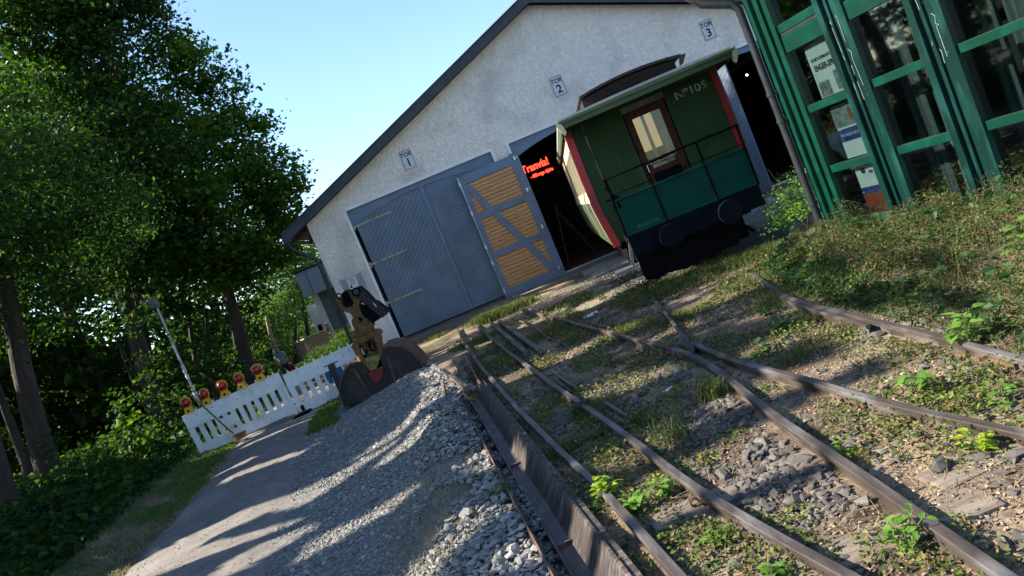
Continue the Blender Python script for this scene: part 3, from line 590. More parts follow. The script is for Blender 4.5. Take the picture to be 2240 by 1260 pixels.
for dy in (-.2, .2): q.bar((0, dy, 1.55), (.62, dy, 0), .015, .02)
q.bar((.35, -.2, .7), (.35, .2, .7), .03, .03); q.build('rear_frame', M['zinc'], ld)

# ================================================================ CARRIAGE
car = empty('railway_carriage', (2.87, 11, 0), 'green passenger carriage numbered 105 with open end platform standing half inside the shed', 'carriage', rz=-R_(5.5))
BY = .95; BL = 9.5; HW = 1.27
q = MB(); q.box((-1.01, 0, .53), (1.01, .1, .85), bev=.006)
for sx in (-.92, .92, -.62, .62):
    for z in (.6, .7, .78): q.tube([(sx, -.014, z), (sx, .02, z)], .011, 6)
q.build('buffer_beam', M['navy'], car)
q = MB(); q.box((-1.0, .1, .72), (1.0, BY, .84)); q.box((-.85, .3, .48), (-.75, BL, .74)); q.box((.75, .3, .48), (.85, BL, .74)); q.box((-1.1, BY, .62), (1.1, BL, .74))
for k in range(4): q.box((-.8, 1.2 + k * 2, .5), (.8, 1.32 + k * 2, .66))
q.box((-.7, 1.7, .16), (.7, 4.2, .52)); q.box((-.9, 3.0, .12), (.9, 6.2, .5)); q.build('underframe', M['black'], car)  # bulked out low down to fill the shade beneath the carriage
for sx in (-.445, .45):
    q = MB(); q.tube([(sx, -.22, .645), (sx, 0, .645)], .06, 12); q.tube([(sx, -.02, .645), (sx, 0, .645)], .13, 12); bo = q.build('buffer', M['navy'], car, True)
    q = MB(); q.tube([(sx, -.27, .645), (sx, -.262, .645), (sx, -.235, .645), (sx, -.22, .645)], [.165, .178, .178, .14], 28); q.build('buffer_head', M['navy'], bo)
q = MB(); q.prism([(-.98, .54), (-.98, .12), (-.8, .06), (-.6, .10), (-.35, .05), (-.1, .09), (.1, .05), (.3, .12), (.5, .10), (.62, .3), (.7, .54)], .25, .29); q.build('apron', M['black'], car)  # added black plate, stands in for the deep shade below the buffer beam
for ay in (2.2, 7.2):
    q = MB(); q.tube([(-.75, ay, .38), (.75, ay, .38)], .06, 10); ax = q.build('axle', M['black'], car, True)
    for sx in (-.5, .5):
        q = MB(); q.tube([(sx - .065, ay, .38), (sx - .05, ay, .38), (sx + .05, ay, .38), (sx + .065, ay, .38)], [.34, .38, .38, .34], 28); q.build('wheel', M['rust'], ax, True)
    q = MB()
    for sx in (-.8, .8): q.box((sx - .06, ay - .14, .22), (sx + .06, ay + .14, .6), bev=.02); q.box((sx - .04, ay - .5, .56), (sx + .04, ay + .5, .62))
    q.build('axle_box', M['black'], car)
for sx in (-.62, .62): q = MB(); q.box((sx - .06, 1.5, .05), (sx + .06, 1.62, .6)); q.box((sx - .05, 1.42, .06), (sx + .05, 1.50, .5), bev=.02); q.build('brake_block', M['black'], car)
q = MB(); q.bar((-.4, .6, .5), (.55, .9, .28), .05, .08); q.bar((.5, .15, .5), (.78, .3, .2), .04, .05); q.box((.45, .5, .12), (.75, .8, .52), bev=.03); q.build('brake_gear', M['black'], car)
# dash panel on the platform end
q = MB(); q.box((-.99, .02, .85), (.99, .045, 1.40)); dash = q.build('dash_panel', M['tdark'], car)
q = MB(); q.bar((-.99, .01, 1.41), (.99, .01, 1.41), .05, .03, bev=.004); q.bar((-.99, .01, .86), (.99, .01, .86), .03, .02)
for sx in (-.985, .985): q.bar((sx, .01, .86), (sx, .01, 1.4), .02, .03)
q.build('beading', M['tdark'], dash)
text_mesh('builder_lettering', '·XWJ350DA', .07, M['faint_text'], dash, T(-.66, .018, .925) @ FACE, .0015, xs=1.0)
q = MB(); q.tube([(-1.05, 0, 1.75), (1.05, 0, 1.75)], .017, 8)
for sx in (-.39, .40): q.bar((sx, .0, .84), (sx, .0, 1.75), .03, .03, up=(0, 1, 0))
for sx in (-1.02, 1.02): q.tube([(sx, .02, .84), (sx, .02, 1.75)], .02, 8)
q.tube([(-.99, .01, 1.50), (1.0, .01, 1.46)], .008, 6); q.build('handrail', M['black'], car, True)
for sx in (-1.03, 1.03): q = MB(); q.tube([(sx, 0, 1.75), (sx, .02, 2.72)], .010, 8); q.build('canopy_rod', M['zinc'], car, True)
q = MB(); q.tube([(-1.0, .1, 1.30), (-1.0, .1, 1.78)], .02, 8); q.tube([(-1.1, .08, 1.45), (-.9, .08, 1.45)], .016, 8); q.tube([(-1.02, .05, 1.62), (-1.02, .12, 1.62)], .04, 10); q.tube([(-.95, .02, 1.28), (-.98, .05, 1.5)], .028, 8); q.build('brake_handle', M['black'], car, True)
# bulkhead with door opening
dx0, dx1, dz1 = -.30, .36, 2.60
q = MB(); q.box((-HW + .1, BY, .74), (dx0, BY + .05, 2.78)); q.box((dx1, BY, .74), (HW - .1, BY + .05, 2.78)); q.box((dx0, BY, dz1 + .09), (dx1, BY + .05, 2.78)); bulk = q.build('bulkhead', M['tgreen'], car)
q = MB(); q.box((dx0 - .02, BY - .012, dz1), (dx1 + .02, BY + .03, dz1 + .09)); q.build('lintel_board', M['concrete'], bulk)
q = MB(); q.box((dx0 - .022, BY - .01, .74), (dx0, BY + .03, dz1)); q.box((dx1, BY - .01, .74), (dx1 + .022, BY + .03, dz1)); q.build('door_edge', M['navy'], bulk)
q = MB(); st = .10
q.box((dx0, BY + .005, .76), (dx0 + st, BY + .05, dz1)); q.box((dx1 - st, BY + .005, .76), (dx1, BY + .05, dz1)); q.box((dx0 + st, BY + .005, dz1 - .13), (dx1 - st, BY + .05, dz1)); q.box((dx0 + st, BY + .005, 1.55), (dx1 - st, BY + .05, 1.70)); q.box((dx0 + st, BY + .005, .76), (dx1 - st, BY + .05, .90))
dr = q.build('end_door', M['wood'], car)
q = MB(); q.box((dx0 + st, BY + .02, .90), (dx1 - st, BY + .04, 1.55)); q.build('lower_panel', M['navy'], dr)
q = MB(); q.box((dx0 + st, BY + .03, 1.70), (dx1 - st, BY + .034, dz1 - .13)); q.build('pane', M['glass2'], dr)
q = MB(); q.box((dx0 + .14, BY - .01, 1.63), (dx1 - .16, BY + .005, 1.685)); q.build('door_plate', M['concrete'], dr)
q = MB(); q.tube([(dx0 + .05, BY - .03, 1.6), (dx0 + .05, BY - .03, 1.72)], .01, 6); q.build('handle', M['steel'], dr)
# interior seen through the pane
q = MB(); q.box((-.25, BY + 1.6, 1.95), (.35, BY + 1.65, 2.75)); q.build('saloon_partition', mat('saloon_partition', (.62, .5, .32), (.55, .43, .27), 3, .6, emit=((.45, .36, .22), .28)), car)  # partition material glows by itself; no lamp stands in the saloon
q = MB(); q.box((-.30, BY + 1.55, .8), (.35, BY + 1.6, 1.95)); q.build('seat_back', M['navy'], car)
q = MB(); q.box((.02, BY + .6, .8), (.07, BY + .64, 2.75)); q.box((-.16, BY + 1.57, 2.42), (-.04, BY + 1.6, 2.54)); q.build('saloon_post', M['pine'], car)
q = MB()
for sx in (-.92, -.62, .66, .98): q.box((sx - .012, BY - .006, .8), (sx + .012, BY, 2.68))
q.build('seam_batten', M['tgreen'], bulk)
q = MB()
for (a_, b_) in (((.48, 1.62), (1.05, 1.78)), ((.6, 1.55), (.62, 1.75)), ((.75, 1.62), (.78, 1.82)), ((.95, 1.72), (1.12, 1.72))): q.bar((a_[0], BY - .03, a_[1]), (b_[0], BY - .03, b_[1]), .02, .022)
q.box((.92, BY - .05, 1.74), (1.1, BY - .012, 1.80)); q.build('door_catch', M['tgreen'], bulk)
text_mesh('number_lettering', 'Nº105', .17, M['silver_text'], bulk, T(.80, BY - .003, 2.53) @ FACE, .002, xs=1.18, bold=.004)
# bodyside: belt bulges out above a curved-in lower panel
def side(sg):
    col = []
    prof_up = [(1.27, 1.53), (1.275, 1.9), (1.27, 2.3), (1.255, 2.72)]; prof_lo = [(1.185, .70), (1.205, .85), (1.24, 1.1), (1.265, 1.35), (1.275, 1.50)]
    def strip(mb, prof, y0, y1, off=0.0, th=.03):
        V = []; n = len(prof)
        for y in (y0, y1):
            V += [(sg * (a + off), y, b_) for a, b_ in prof] + [(sg * (a + off - th), y, b_) for a, b_ in prof]
        Fc = []
        for i in range(n - 1):
            Fc += [(i, i + 1, 2 * n + i + 1, 2 * n + i), (n + i, n + i + 1, 3 * n + i + 1, 3 * n + i), (i, i + 1, n + i + 1, n + i), (2 * n + i, 2 * n + i + 1, 3 * n + i + 1, 3 * n + i)]
        Fc += [(0, n, 3 * n, 2 * n), (n - 1, 2 * n - 1, 4 * n - 1, 3 * n - 1)]
        mb.add(V, Fc)
    q = MB(); strip(q, prof_lo, BY + .10, BL); lo = q.build('lower_side_panel', M['tgreen'], car)
    for a in range(9): 
        q = MB(); strip(q, prof_lo[1:], BY + .55 + a, BY + .8 + a, .006, .006); q.build('stripe', M['teal'] if a % 2 == 0 else M['red'], lo)
    q = MB(); strip(q, [(1.272, 1.5), (1.277, 1.56)], BY + .10, BL, .015, .03); q.build('waist_rail', M['cream'], car)
    q = MB(); strip(q, [(1.27, 2.45), (1.255, 2.72)], BY + .1, BL); strip(q, [(1.275, 1.56), (1.275, 1.66)], BY + .1, BL)
    k = 0
    while BY + .1 + k * .85 < BL: strip(q, [(1.275, 1.66), (1.27, 2.45)], BY + .1 + k * .85, min(BL, BY + .32 + k * .85)); k += 1
    up = q.build('upper_side_panel', M['cream'], car)
    for j in range(k - 1):
        q = MB(); y0 = BY + .32 + j * .85; y1 = BY + .95 + j * .85; strip(q, [(1.26, 1.66), (1.255, 2.45)], y0, y1, 0, .006); q.build('side_window', M['glass2'], up)
        q = MB(); strip(q, [(1.268, 1.64), (1.268, 1.69)], y0 - .02, y1 + .02, .012, .02); strip(q, [(1.262, 2.42), (1.262, 2.47)], y0 - .02, y1 + .02, .012, .02); strip(q, [(1.268, 1.64), (1.262, 2.47)], y0 - .03, y0, .012, .02); strip(q, [(1.268, 1.64), (1.262, 2.47)], y1, y1 + .03, .012, .02); q.build('window_frame', M['cream'], up)
    q = MB(); strip(q, prof_lo + prof_up, BY - .02, BY + .06, .018, .12); cp = q.build('corner_post', M['red'], car)
    q = MB(); strip(q, prof_lo, BY + .065, BY + .10, .02, .02); q.build('corner_stripe', M['orange'], cp)  # sunlit edge of the red post, painted as a brighter strip
    q = MB(); strip(q, prof_up, BY + .065, BY + .10, .02, .02); q.build('edge_strip', M['cream'], cp)
for sg in (-1, 1): side(sg)
q = MB(); q.tube([(-1.33, BY - .02, 1.35), (-1.36, BY - .02, 1.45), (-1.36, BY - .02, 1.6), (-1.33, BY - .02, 1.7)], .012, 6); q.build('grab_handle', M['steel'], car)
for sx in (-1, 1): q = MB(); q.box((sx * 1.36, .05, .36), (sx * 1.02, .42, .40), bev=.01); q.bar((sx * 1.0, .08, .72), (sx * 1.08, .08, .4), .02, .03); q.bar((sx * 1.0, .38, .72), (sx * 1.08, .38, .4), .02, .03); q.build('footboard', M['concrete'], car)
# roof, cornice and raised lantern
def arch(x): return 2.765 + .025 * (1 - (x / 1.33) ** 2)
q = MB(); n = 16; xs_ = [-1.34 + 2.68 * i / n for i in range(n + 1)]
q.prism([(x, arch(x)) for x in xs_] + [(x, arch(x) + .035) for x in xs_[::-1]], -.12, BL + .1); q.build('roof', M['roofgrey'], car)
q = MB(); q.prism([(x, arch(x) + .02) for x in xs_] + [(x * .985, arch(x) + .125 - .03 * abs(x)) for x in xs_[::-1]], .75, BL); q.build('saloon_roof', M['roofgrey'], car)
q = MB()
q.prism([(-1.30, 2.66), (1.30, 2.66), (1.30, 2.74), (0, 2.75), (-1.30, 2.74)], -.10, -.05)
q.prism([(-1.33, 2.735), (1.33, 2.735), (1.33, 2.775), (0, 2.785), (-1.33, 2.775)], -.135, -.105)
for sx in (-1.33, 1.30): q.box((sx, -.1, 2.66), (sx + .03, BL, 2.765))
q.build('cornice', M['trim_green'], car)
q = MB(); q.prism([(1.30, 2.56), (1.34, 2.62), (1.38, 2.72), (1.36, 2.79), (1.31, 2.79), (1.27, 2.6)], -.13, -.06); q.prism([(-1.30, 2.56), (-1.34, 2.62), (-1.38, 2.72), (-1.36, 2.79), (-1.31, 2.79), (-1.27, 2.6)], -.13, -.06); q.build('cornice_end', M['cream'], car)
q = MB(); q.box((-1.2, 0, 2.70), (1.2, BY, 2.73)); q.build('canopy_ceiling', M['tgreen'], car)
def top(x): return 3.13 + .085 * (1 - (x / .92) ** 2)
q = MB(); xs2 = [-.80 + 1.58 * i / 12 for i in range(13)]
q.prism([(x, arch(x) - .02) for x in xs2] + [(x, top(x) - .07) for x in xs2[::-1]], 1.2, BL - .5); lant = q.build('lantern', M['weather'], car)
q = MB(); xs3 = [-.83 + 1.70 * i / 12 for i in range(13)]
q.prism([(x, top(x) - .045) for x in xs3] + [(x, top(x) - .02) for x in xs3[::-1]], 1.0, BL - .3); q.prism([(.80, 2.95), (.86, 2.97), (.95, top(.93) - .03), (.84, top(.84) - .045)], 1.0, 1.06); q.build('lantern_roof', M['weather'], lant)

# ================================================================ GREEN GLAZED BUILDING
gb = empty('glazed_building', (4.0, 9.2, 0), 'dark green steel framed glazed building at the right with graffiti on its columns', 'building', rz=math.atan2(-.958, .286))
# local +x runs along the wall towards the viewer, local +y points into the building
Q = 1.06; nb_ = 6
q = MB(); 
for k in range(nb_ + 1):
    x = -.12 if k == 0 else .90 + (k - 1) * Q
    wd = .36
    col = MB(); col.box((x, -.05, -.2), (x + .075, .12, 4.2)); col.box((x + wd - .075, -.05, -.2), (x + wd, .12, 4.2)); col.box((x + .075, .0, -.2), (x + wd - .075, .05, 4.2)); col.box((x + .14, -.03, -.2), (x + .16, .0, 4.2)) if k else col.box((x + .2, -.04, -.2), (x + .215, .0, 4.2))
    co = col.build('column', M['gf2'] if k else M['gf'], gb)
    if 0 < k < 3:
        g_ = MB(); seeds = random.Random(k); z = 2.35 if k == 1 else 2.75
        strokes = [[(.12, 2.32), (.10, 2.36), (.12, 2.38)], [(.1, 2.3), (.11, 2.05), (.12, 1.95)], [(.2, 2.4), (.21, 2.37), (.205, 2.1)], [(.105, 1.98), (.12, 1.9), (.17, 1.84), (.17, 1.74), (.13, 1.7)], [(.2, 2.02), (.23, 1.98), (.215, 1.9), (.225, 1.7), (.23, 1.6)], [(.11, 1.66), (.12, 1.3)], [(.17, 1.66), (.175, 1.45)], [(.115, 1.5), (.17, 1.5)], [(.235, 1.6), (.25, 1.62), (.24, 1.55)], [(.24, 1.5), (.26, 1.2)], [(.12, 1.2), (.13, .6)]] if k == 1 else \
                  [[(.1, 2.42), (.13, 2.4), (.16, 2.44)], [(.19, 2.55), (.2, 2.3)], [(.18, 2.47), (.24, 2.47)], [(.1, 2.24), (.15, 2.2), (.16, 2.1), (.12, 2.03)], [(.1, 2.25), (.11, 2.06)], [(.2, 2.28), (.23, 2.26), (.23, 2.2), (.2, 2.18), (.2, 2.28)], [(.235, 2.22), (.24, 2.1)], [(.21, 1.98), (.24, 1.95), (.22, 1.88), (.25, 1.85)], [(.12, 1.9), (.13, 1.78), (.11, 1.7)], [(.22, 1.86), (.22, 1.55)], [(.25, 1.84), (.27, 1.6), (.24, 1.58)], [(.14, 1.68), (.18, 1.62), (.17, 1.5)]]
        for s_ in strokes:
            g_.tube([(x + a, -.004, b_) if .075 < a < .285 else (x + a, -.054, b_) for a, b_ in s_], .0030, 5)
        g_.build('graffiti', M['graf'], co, True)
bars = [(.08, .10), (.77, .09), (1.53, .09), (2.28, .20), (2.52, .10), (3.3, .09), (4.05, .15)]
for k in range(nb_):
    x0 = .24 if k == 0 else 1.26 + (k - 1) * Q; x1 = .90 + k * Q
    for z, h in bars:
        if k > 0 and z == 2.52: continue
        o_ = MB(); o_.box((x0, -.02, z), (x1, .06, z + h), bev=.006); ob = o_.build('glazing_bar', M['gf'], gb)
    if k == 0:
        o_ = MB(); o_.box((x0, -.012, 2.485), (x1, .03, 2.515)); o_.build('vent_strip', M['zinc'], gb)
    zs = [b_[0] + b_[1] for b_ in bars]; ze = [b_[0] for b_ in bars[1:]] 
    for z, e in zip(zs, ze):
        if e - z > .3 or True:
            if e - z < .1: continue
            o_ = MB(); o_.box((x0, .028, z), (x1, .034, e)); o_.build('pane', M['glass'], gb)
LW = .90 + nb_ * Q + .36
q = MB(); q.box((-.12, .4, -.25), (LW, 4.2, -.15)); q.box((-.14, .06, 4.2), (LW, 4.2, 4.45)); q.box((-.5, -.55, 4.32), (LW + .3, 4.5, 4.50)); q.build('roof', M['dark_trim'], gb)
q = MB(); q.box((-.12, .12, -.2), (-.06, 4.2, 4.2)); q.box((LW - .06, .12, -.2), (LW, 4.2, 4.2)); q.box((-.06, 4.1, -.2), (LW - .06, 4.2, 4.2)); q.build('wall', M['gf'], gb)
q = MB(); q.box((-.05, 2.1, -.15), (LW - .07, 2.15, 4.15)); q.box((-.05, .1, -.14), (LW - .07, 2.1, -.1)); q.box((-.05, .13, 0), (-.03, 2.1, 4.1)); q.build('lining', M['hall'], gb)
q = MB()
for k in range(nb_):
    x0 = 1.3 + (k - 1) * Q
    for j in range(9):
        if (j + k) % 5 == 4 or k == 0: continue
        x = x0 + j * .085; q.tube([(x, .35, -.1), (x + .01, .35 + .02 * (j % 2), 4.0)], .045, 6)
q.build('curtain', M['curtain'], gb, True)
q = MB(); q.tube([(-.17, -.09, -.1), (-.17, -.09, 2.4), (-.17, -.09, 3.02), (-.20, -.14, 3.12), (-.42, -.36, 3.28), (-.50, -.45, 3.42), (-.50, -.45, 4.2)], [.05, .05, .05, .058, .06, .06, .06], 12)
for z in (.45, 1.55, 1.9): q.tube([(-.17, -.09, z), (-.17, -.09, z + .05)], .06, 12)
q.build('downpipe', M['zinc'], gb, True)
q = MB(); q.box((.0, -.07, .0), (LW, -.02, .07)); q.build('plinth_strip', M['gf2'], gb)
# posters leaning behind the first bay
BR = gb.matrix_basis.copy(); gb_m = Matrix.Translation((4.0, 9.2, 0)) @ Matrix.Rotation(math.atan2(-.958, .286), 4, 'Z')
def poster(lx0, lx1, z0, z1, lab):
    p = gb_m @ Vector(((lx0 + lx1) / 2, .07, z0)); return empty('poster', p, lab, 'poster', 'posters in the window of the green building', rz=math.atan2(-.958, .286)), lx1 - lx0, z1 - z0
o, wd, ht = poster(.42, .97, 1.63, 2.30, 'white poster reading ENGER-SPENGE in the upper pane'); h2 = wd / 2
q = MB(); q.box((-h2, 0, 0), (h2, .006, ht)); q.build('sheet', M['paper'], o)
q = MB(); q.prism([(-h2, ht - .06), (h2 * .2, ht - .002), (-h2, ht - .002)], -.003, -.001); q.build('red_corner', M['posterred'], o)
text_mesh('title', 'SCHICHGEMEINSCHAFT', .052, M['ink'], o, T(-h2 + .04, -.002, ht * .66) @ FACE, .001, 'LEFT', xs=.72, bold=.001)
text_mesh('heading', 'ENGER-SPENGE', .095, M['ink'], o, T(-h2 + .05, -.002, ht * .51) @ FACE, .001, 'LEFT', xs=.68, bold=.003)
q = MB(); q.box((-h2 + .03, -.004, .01), (-.08, -.001, .18)); q.build('photo', M['postergrey'], o)
q = MB(); q.box((.02, -.004, .03), (h2 - .08, -.001, .25)); q.build('drawing', M['postergrey'], o)
q = MB(); q.tube([(.12, -.003, .56), (.12, -.001, .56)], .045, 14); q.build('emblem', M['posterblue'], o)
o, wd, ht = poster(.47, .98, .87, 1.50, 'poster with a street photo and a blue text band in the middle pane'); h2 = wd / 2
q = MB(); q.box((-h2, 0, 0), (h2, .006, ht)); q.build('sheet', M['paper'], o)
q = MB(); q.box((-h2, -.004, .37), (h2, -.001, ht - .02)); q.build('photo', M['postergrey'], o)
q = MB(); q.box((-h2, -.005, .20), (h2, -.001, .345)); q.build('blue_band', M['posterblue'], o)
text_mesh('caption', 'WIR FREUEN UNS AUF SIE', .05, M['paper'], o, T(-h2 + .03, -.006, .27) @ FACE, .001, 'LEFT', xs=.62)
q = MB(); q.tube([(.02, -.006, .53), (.02, -.002, .53)], .03, 12); q.box((.0, -.006, .44), (.06, -.004, .5)); q.build('red_figure', M['posterred'], o)
o, wd, ht = poster(.50, 1.0, .16, .76, 'poster with grey top, blue line and dark red lower half in the lowest pane'); h2 = wd / 2
q = MB(); q.box((-h2, 0, 0), (h2, .006, ht)); q.build('sheet', M['paper'], o)
q = MB(); q.box((-h2, -.005, .0), (h2, -.001, .245)); q.build('red_half', M['posterred'], o)
q = MB(); q.box((-h2, -.005, .26), (h2, -.001, .335)); q.build('blue_band', M['posterblue'], o)
q = MB(); q.box((-h2, -.005, .248), (h2, -.001, .258)); q.build('yellow_line', M['yellow'], o)
text_mesh('caption', 'wenn Klange wandern', .045, M['postergrey'], o, T(-h2 + .1, -.006, .08) @ FACE, .001, 'LEFT', xs=.62)
text_mesh('heading', 'Wir  ·  Welten', .05, M['ink'], o, T(-.05, -.002, .50) @ FACE, .001, 'LEFT', xs=.7, bold=.002)
q = MB(); q.tube([(-.13, -.003, .53), (-.13, -.001, .53)], .035, 14); q.build('emblem', M['ink'], o)
for z, lb_ in ((.30, 'upper of two pale cushions stacked inside the green building'), (.16, 'lower of two pale cushions stacked inside the green building')):
    p = gb_m @ Vector((1.82, .28, z)); o = empty('cushion', p, lb_, 'cushion', 'pale cushions behind the glass', rz=math.atan2(-.958, .286))
    bm = bmesh.new(); bmesh.ops.create_uvsphere(bm, u_segments=20, v_segments=10, radius=.5)
    for v in bm.verts:
        for a in range(3): v.co[a] = math.copysign(abs(v.co[a] * 2) ** .6 / 2, v.co[a])
        v.co.x *= .24; v.co.y *= .2; v.co.z = v.co.z * .13 + .07
    me = bpy.data.meshes.new('cushion_cover'); bm.to_mesh(me); bm.free(); me.materials.append(M['concrete']); me.polygons.foreach_set('use_smooth', [True] * len(me.polygons)); oo = bpy.data.objects.new('cushion_cover', me); C.objects.link(oo); oo.parent = o
# ================================================================ RAILS, SLEEPERS, BEAMS
RP = [(-.052, -.125), (.052, -.125), (.052, -.115), (.012, -.10), (.008, -.04), (.026, -.028), (.026, -.004), (.021, 0), (-.021, 0), (-.026, -.004), (-.026, -.028), (-.008, -.04), (-.012, -.10), (-.052, -.115)]
def rail(pts, label, group='rails of the overgrown tracks', sc=1.0, name='rail'):
    P = smooth_path([(p[0], p[1], 0) for p in pts], .2); P = [Vector((p.x + .004 * math.sin(p.y * 2.1 + pts[0][0]), p.y, .004 * math.sin(p.y * 1.3 + pts[0][0] * 3))) for p in P]
    o = P[0].copy(); q = MB(); q.sweep([p - o for p in P], [(a * sc, b * sc) for a, b in RP]); ob = q.build(name, M['rail'], None); ob.location = o; tag(ob, label, 'rail', group)
    if sc == 1.0 and len(P) > 30:
        for k in range(22, len(P) - 3, 26):
            d = (P[k + 1] - P[k - 1]).normalized(); sv = Vector((d.y, -d.x, 0))
            for sg in (-1, 1):
                f = MB(); c_ = P[k] - o + sv * .022 * sg + Vector((0, 0, -.055)); f.bar(c_ - d * .17, c_ + d * .17, .018, .045)
                for t in (-.12, -.04, .04, .12): f.tube([c_ + d * t, c_ + d * t + sv * .022 * sg], .011, 6)
                f.build('fishplate', M['rust'], ob)
    return ob
rA = [(1.33, -4), (.55, 0.6), (.30, 2.2), (.18, 3.16), (.03, 4.45), (-.18, 5.74), (-.42, 7.4), (-.66, 9.2), (-1.05, 12.5), (-1.5, 17.0)]
rB = [(1.55, -3), (1.08, .6), (.80, 2.3), (.64, 3.08), (.50, 3.9), (.37, 5.0), (.15, 6.6), (-.07, 8.25), (-.52, 11.8), (-1.05, 16.4)]
rC = [(1.20, -3), (1.12, .6), (1.12, 2.31), (1.14, 3.25), (1.17, 4.39), (1.23, 5.61), (1.22, 6.8), (.98, 8.5), (.58, 11.5), (.01, 15.6)]
rD = [(2.2, -.5), (1.95, 1.8), (1.79, 3.11), (1.70, 3.6), (1.62, 4.14), (1.52, 4.99), (1.40, 5.9), (1.37, 7.0)]
rD2 = [(1.30, 6.75), (1.38, 7.3), (1.50, 8.3), (1.66, 9.6), (1.78, 10.6)]
rE = [(2.25, -.5), (2.29, 2.5), (2.32, 3.79), (2.35, 4.64), (2.36, 5.47), (2.42, 7.0), (2.62, 8.3), (2.84, 9.45)]
rE2 = [(2.27, 5.35), (2.30, 6.0), (2.36, 6.9), (2.45, 7.5)]
rail(rA, 'leftmost full rail, right beside the rusty channel beam'); rail(rB, 'second full rail from the left, crossing the whole track bed'); rail(rC, 'rail meeting the crossing point, bending towards the second gate')
rail(rD, 'short rail branching off to the right edge below the crossing point'); rail(rD2, 'thin curved switch rail leading from the crossing point to the carriage', sc=.75); rail(rE, 'rightmost rail along the foot of the overgrown bank')
rail(rE2, 'short check rail lying left of the rightmost rail', sc=.75); rail([(.20, 7.15), (.15, 7.5), (.10, 7.95)], 'very short check rail beside the second rail from the left, farther piece', sc=.6); rail([(.43, 5.6), (.39, 5.9), (.35, 6.2)], 'very short check rail beside the second rail from the left, nearer piece', sc=.6)
for i, (a, b, lb_) in enumerate(((( -.66, 15.4), (-.17, 10.2), 'left one of two loose rusty rails lying near the first gate'), ((-.50, 15.3), (.02, 9.85), 'right one of two loose rusty rails lying near the first gate'))):
    q = MB(); a = Vector((*a, -.06)); b = Vector((*b, -.03)); q.bar((0, 0, 0), b - a, .075, .09, bev=.008); o = q.build('loose_rail', M['rail'], None); o.location = a; tag(o, lb_, 'rail', 'loose rails')
q = MB(); q.tube([(0, 0, 0), (.18, -1.3, .03), (.36, -2.6, .0), (.46, -4.2, .02), (.6, -5.0, -.02)], .012, 6); o = q.build('thin_rod', M['rust'], None); o.location = (-.25, 14.8, -.03); tag(o, 'thin bent rusty rod lying right of the loose rails', 'rod')
for i, (y, x0, x1, cov, lb_) in enumerate(((2.15, .1, 2.6, 0, 'worn sleeper at the bottom edge of the photo'), (2.95, -.05, 1.45, .0, 'worn grey sleeper under the two left rails near the bottom'), (3.15, 1.35, 2.6, .0, 'pale broad sleeper between the two right rails near the bottom'), (3.85, .2, 1.35, .01, 'dark buried sleeper with only its top showing'), (4.25, 1.1, 1.9, .02, 'pale sleeper below the branching rail'))):
    q = MB(); q.box((0, -.11, -.14), (x1 - x0, .11, 0), bev=.012); o = q.build('sleeper', M['oldwood'], None); o.location = (x0, y, -.068 - cov); o.rotation_euler = (0, 0, R_(rnd.uniform(-3, 3) + (6 if i == 2 else 0))); tag(o, lb_, 'sleeper', 'old track sleepers')
# rusty channel: I beam lying on its side next to the left rail, plus an upright flat bar
def xr_(y): return -.005 - .1335 * (y - 3.28)
y0_, y1_ = -2.0, 9.45; ob_ = Vector((xr_(y0_), y0_, 0)); pth = [(xr_(y) - ob_.x, y - y0_, .006 * math.sin(y)) for y in np.linspace(y0_, y1_, 26)]
be = empty('channel_beam', ob_, 'long rusty steel channel beam lying beside the leftmost rail', 'steel beam')
q = MB(); q.sweep(pth, [(0, .015), (-.10, -.15), (-.115, -.15), (-.015, .015)]); q.sweep(pth, [(.045, .0), (.0, .0), (0, -.012), (.045, -.012)]); q.build('side_flange', M['rust_streak'], be)
q = MB(); q.sweep(pth, [(-.10, -.15), (-.205, -.15), (-.205, -.162), (-.10, -.162)]); q.build('web', M['rustdark'], be)
q = MB(); q.sweep(pth, [(-.205, -.125), (-.205, -.26), (-.217, -.26), (-.217, -.125)]); q.build('lower_flange', M['rust'], be)
for y in (1.6, 4.2, 6.0): q = MB(); x = xr_(y) - ob_.x; q.box((x - .20, y - y0_ - .008, -.149), (x - .11, y - y0_ + .008, -.13)); q.build('weld_plate', M['rust'], be)
q = MB(); y0b, y1b = -2.0, 9.2; ob2 = Vector((float(xch(y0b)), y0b, 0)); q.sweep([(float(xch(y)) - ob2.x, y - y0b, -.02 + .006 * math.sin(2 * y)) for y in np.linspace(y0b, y1b, 24)], [(0, .0), (.01, .0), (.01, -.16), (0, -.16)])
q.sweep([(float(xch(y)) - ob2.x, y - y0b, -.02) for y in np.linspace(y0b, y1b, 24)], [(-.0, -.13), (-.05, -.13), (-.05, -.145), (-.0, -.145)]); o = q.build('flat_bar', M['rust'], None); o.location = ob2; tag(o, 'thin upright rusty bar along the edge of the gravel', 'steel bar')
for a, b, wd, lb_ in ((G(972, 812, .05), G(1022, 850, .02), .05, 'short weathered plank end sticking out of the gravel at the channel'), (G(968, 835, .08), G(978, 905, -.05), .04, 'grey broken stake leaning at the gravel edge'), (G(992, 790, 0), G(1025, 830, 0), .05, 'short rusty offcut beside the channel end'), (G(1018, 780, 0), G(1052, 845, 0), .03, 'thin rusty strip between gravel and left rail'), (G(1003, 905, -.03), G(1022, 975, -.05), .025, 'thin rusty strip half buried in the loose gravel')):
    q = MB(); a = Vector(a); b = Vector(b); q.bar((0, 0, 0), b - a, wd, .07, bev=.006); o = q.build('steel_offcut', M['oldwood'] if 'grey' in lb_ or 'plank' in lb_ else M['rust'], None); o.location = a; tag(o, lb_, 'offcut', 'offcuts at the channel')
q = MB(); bm = bmesh.new()
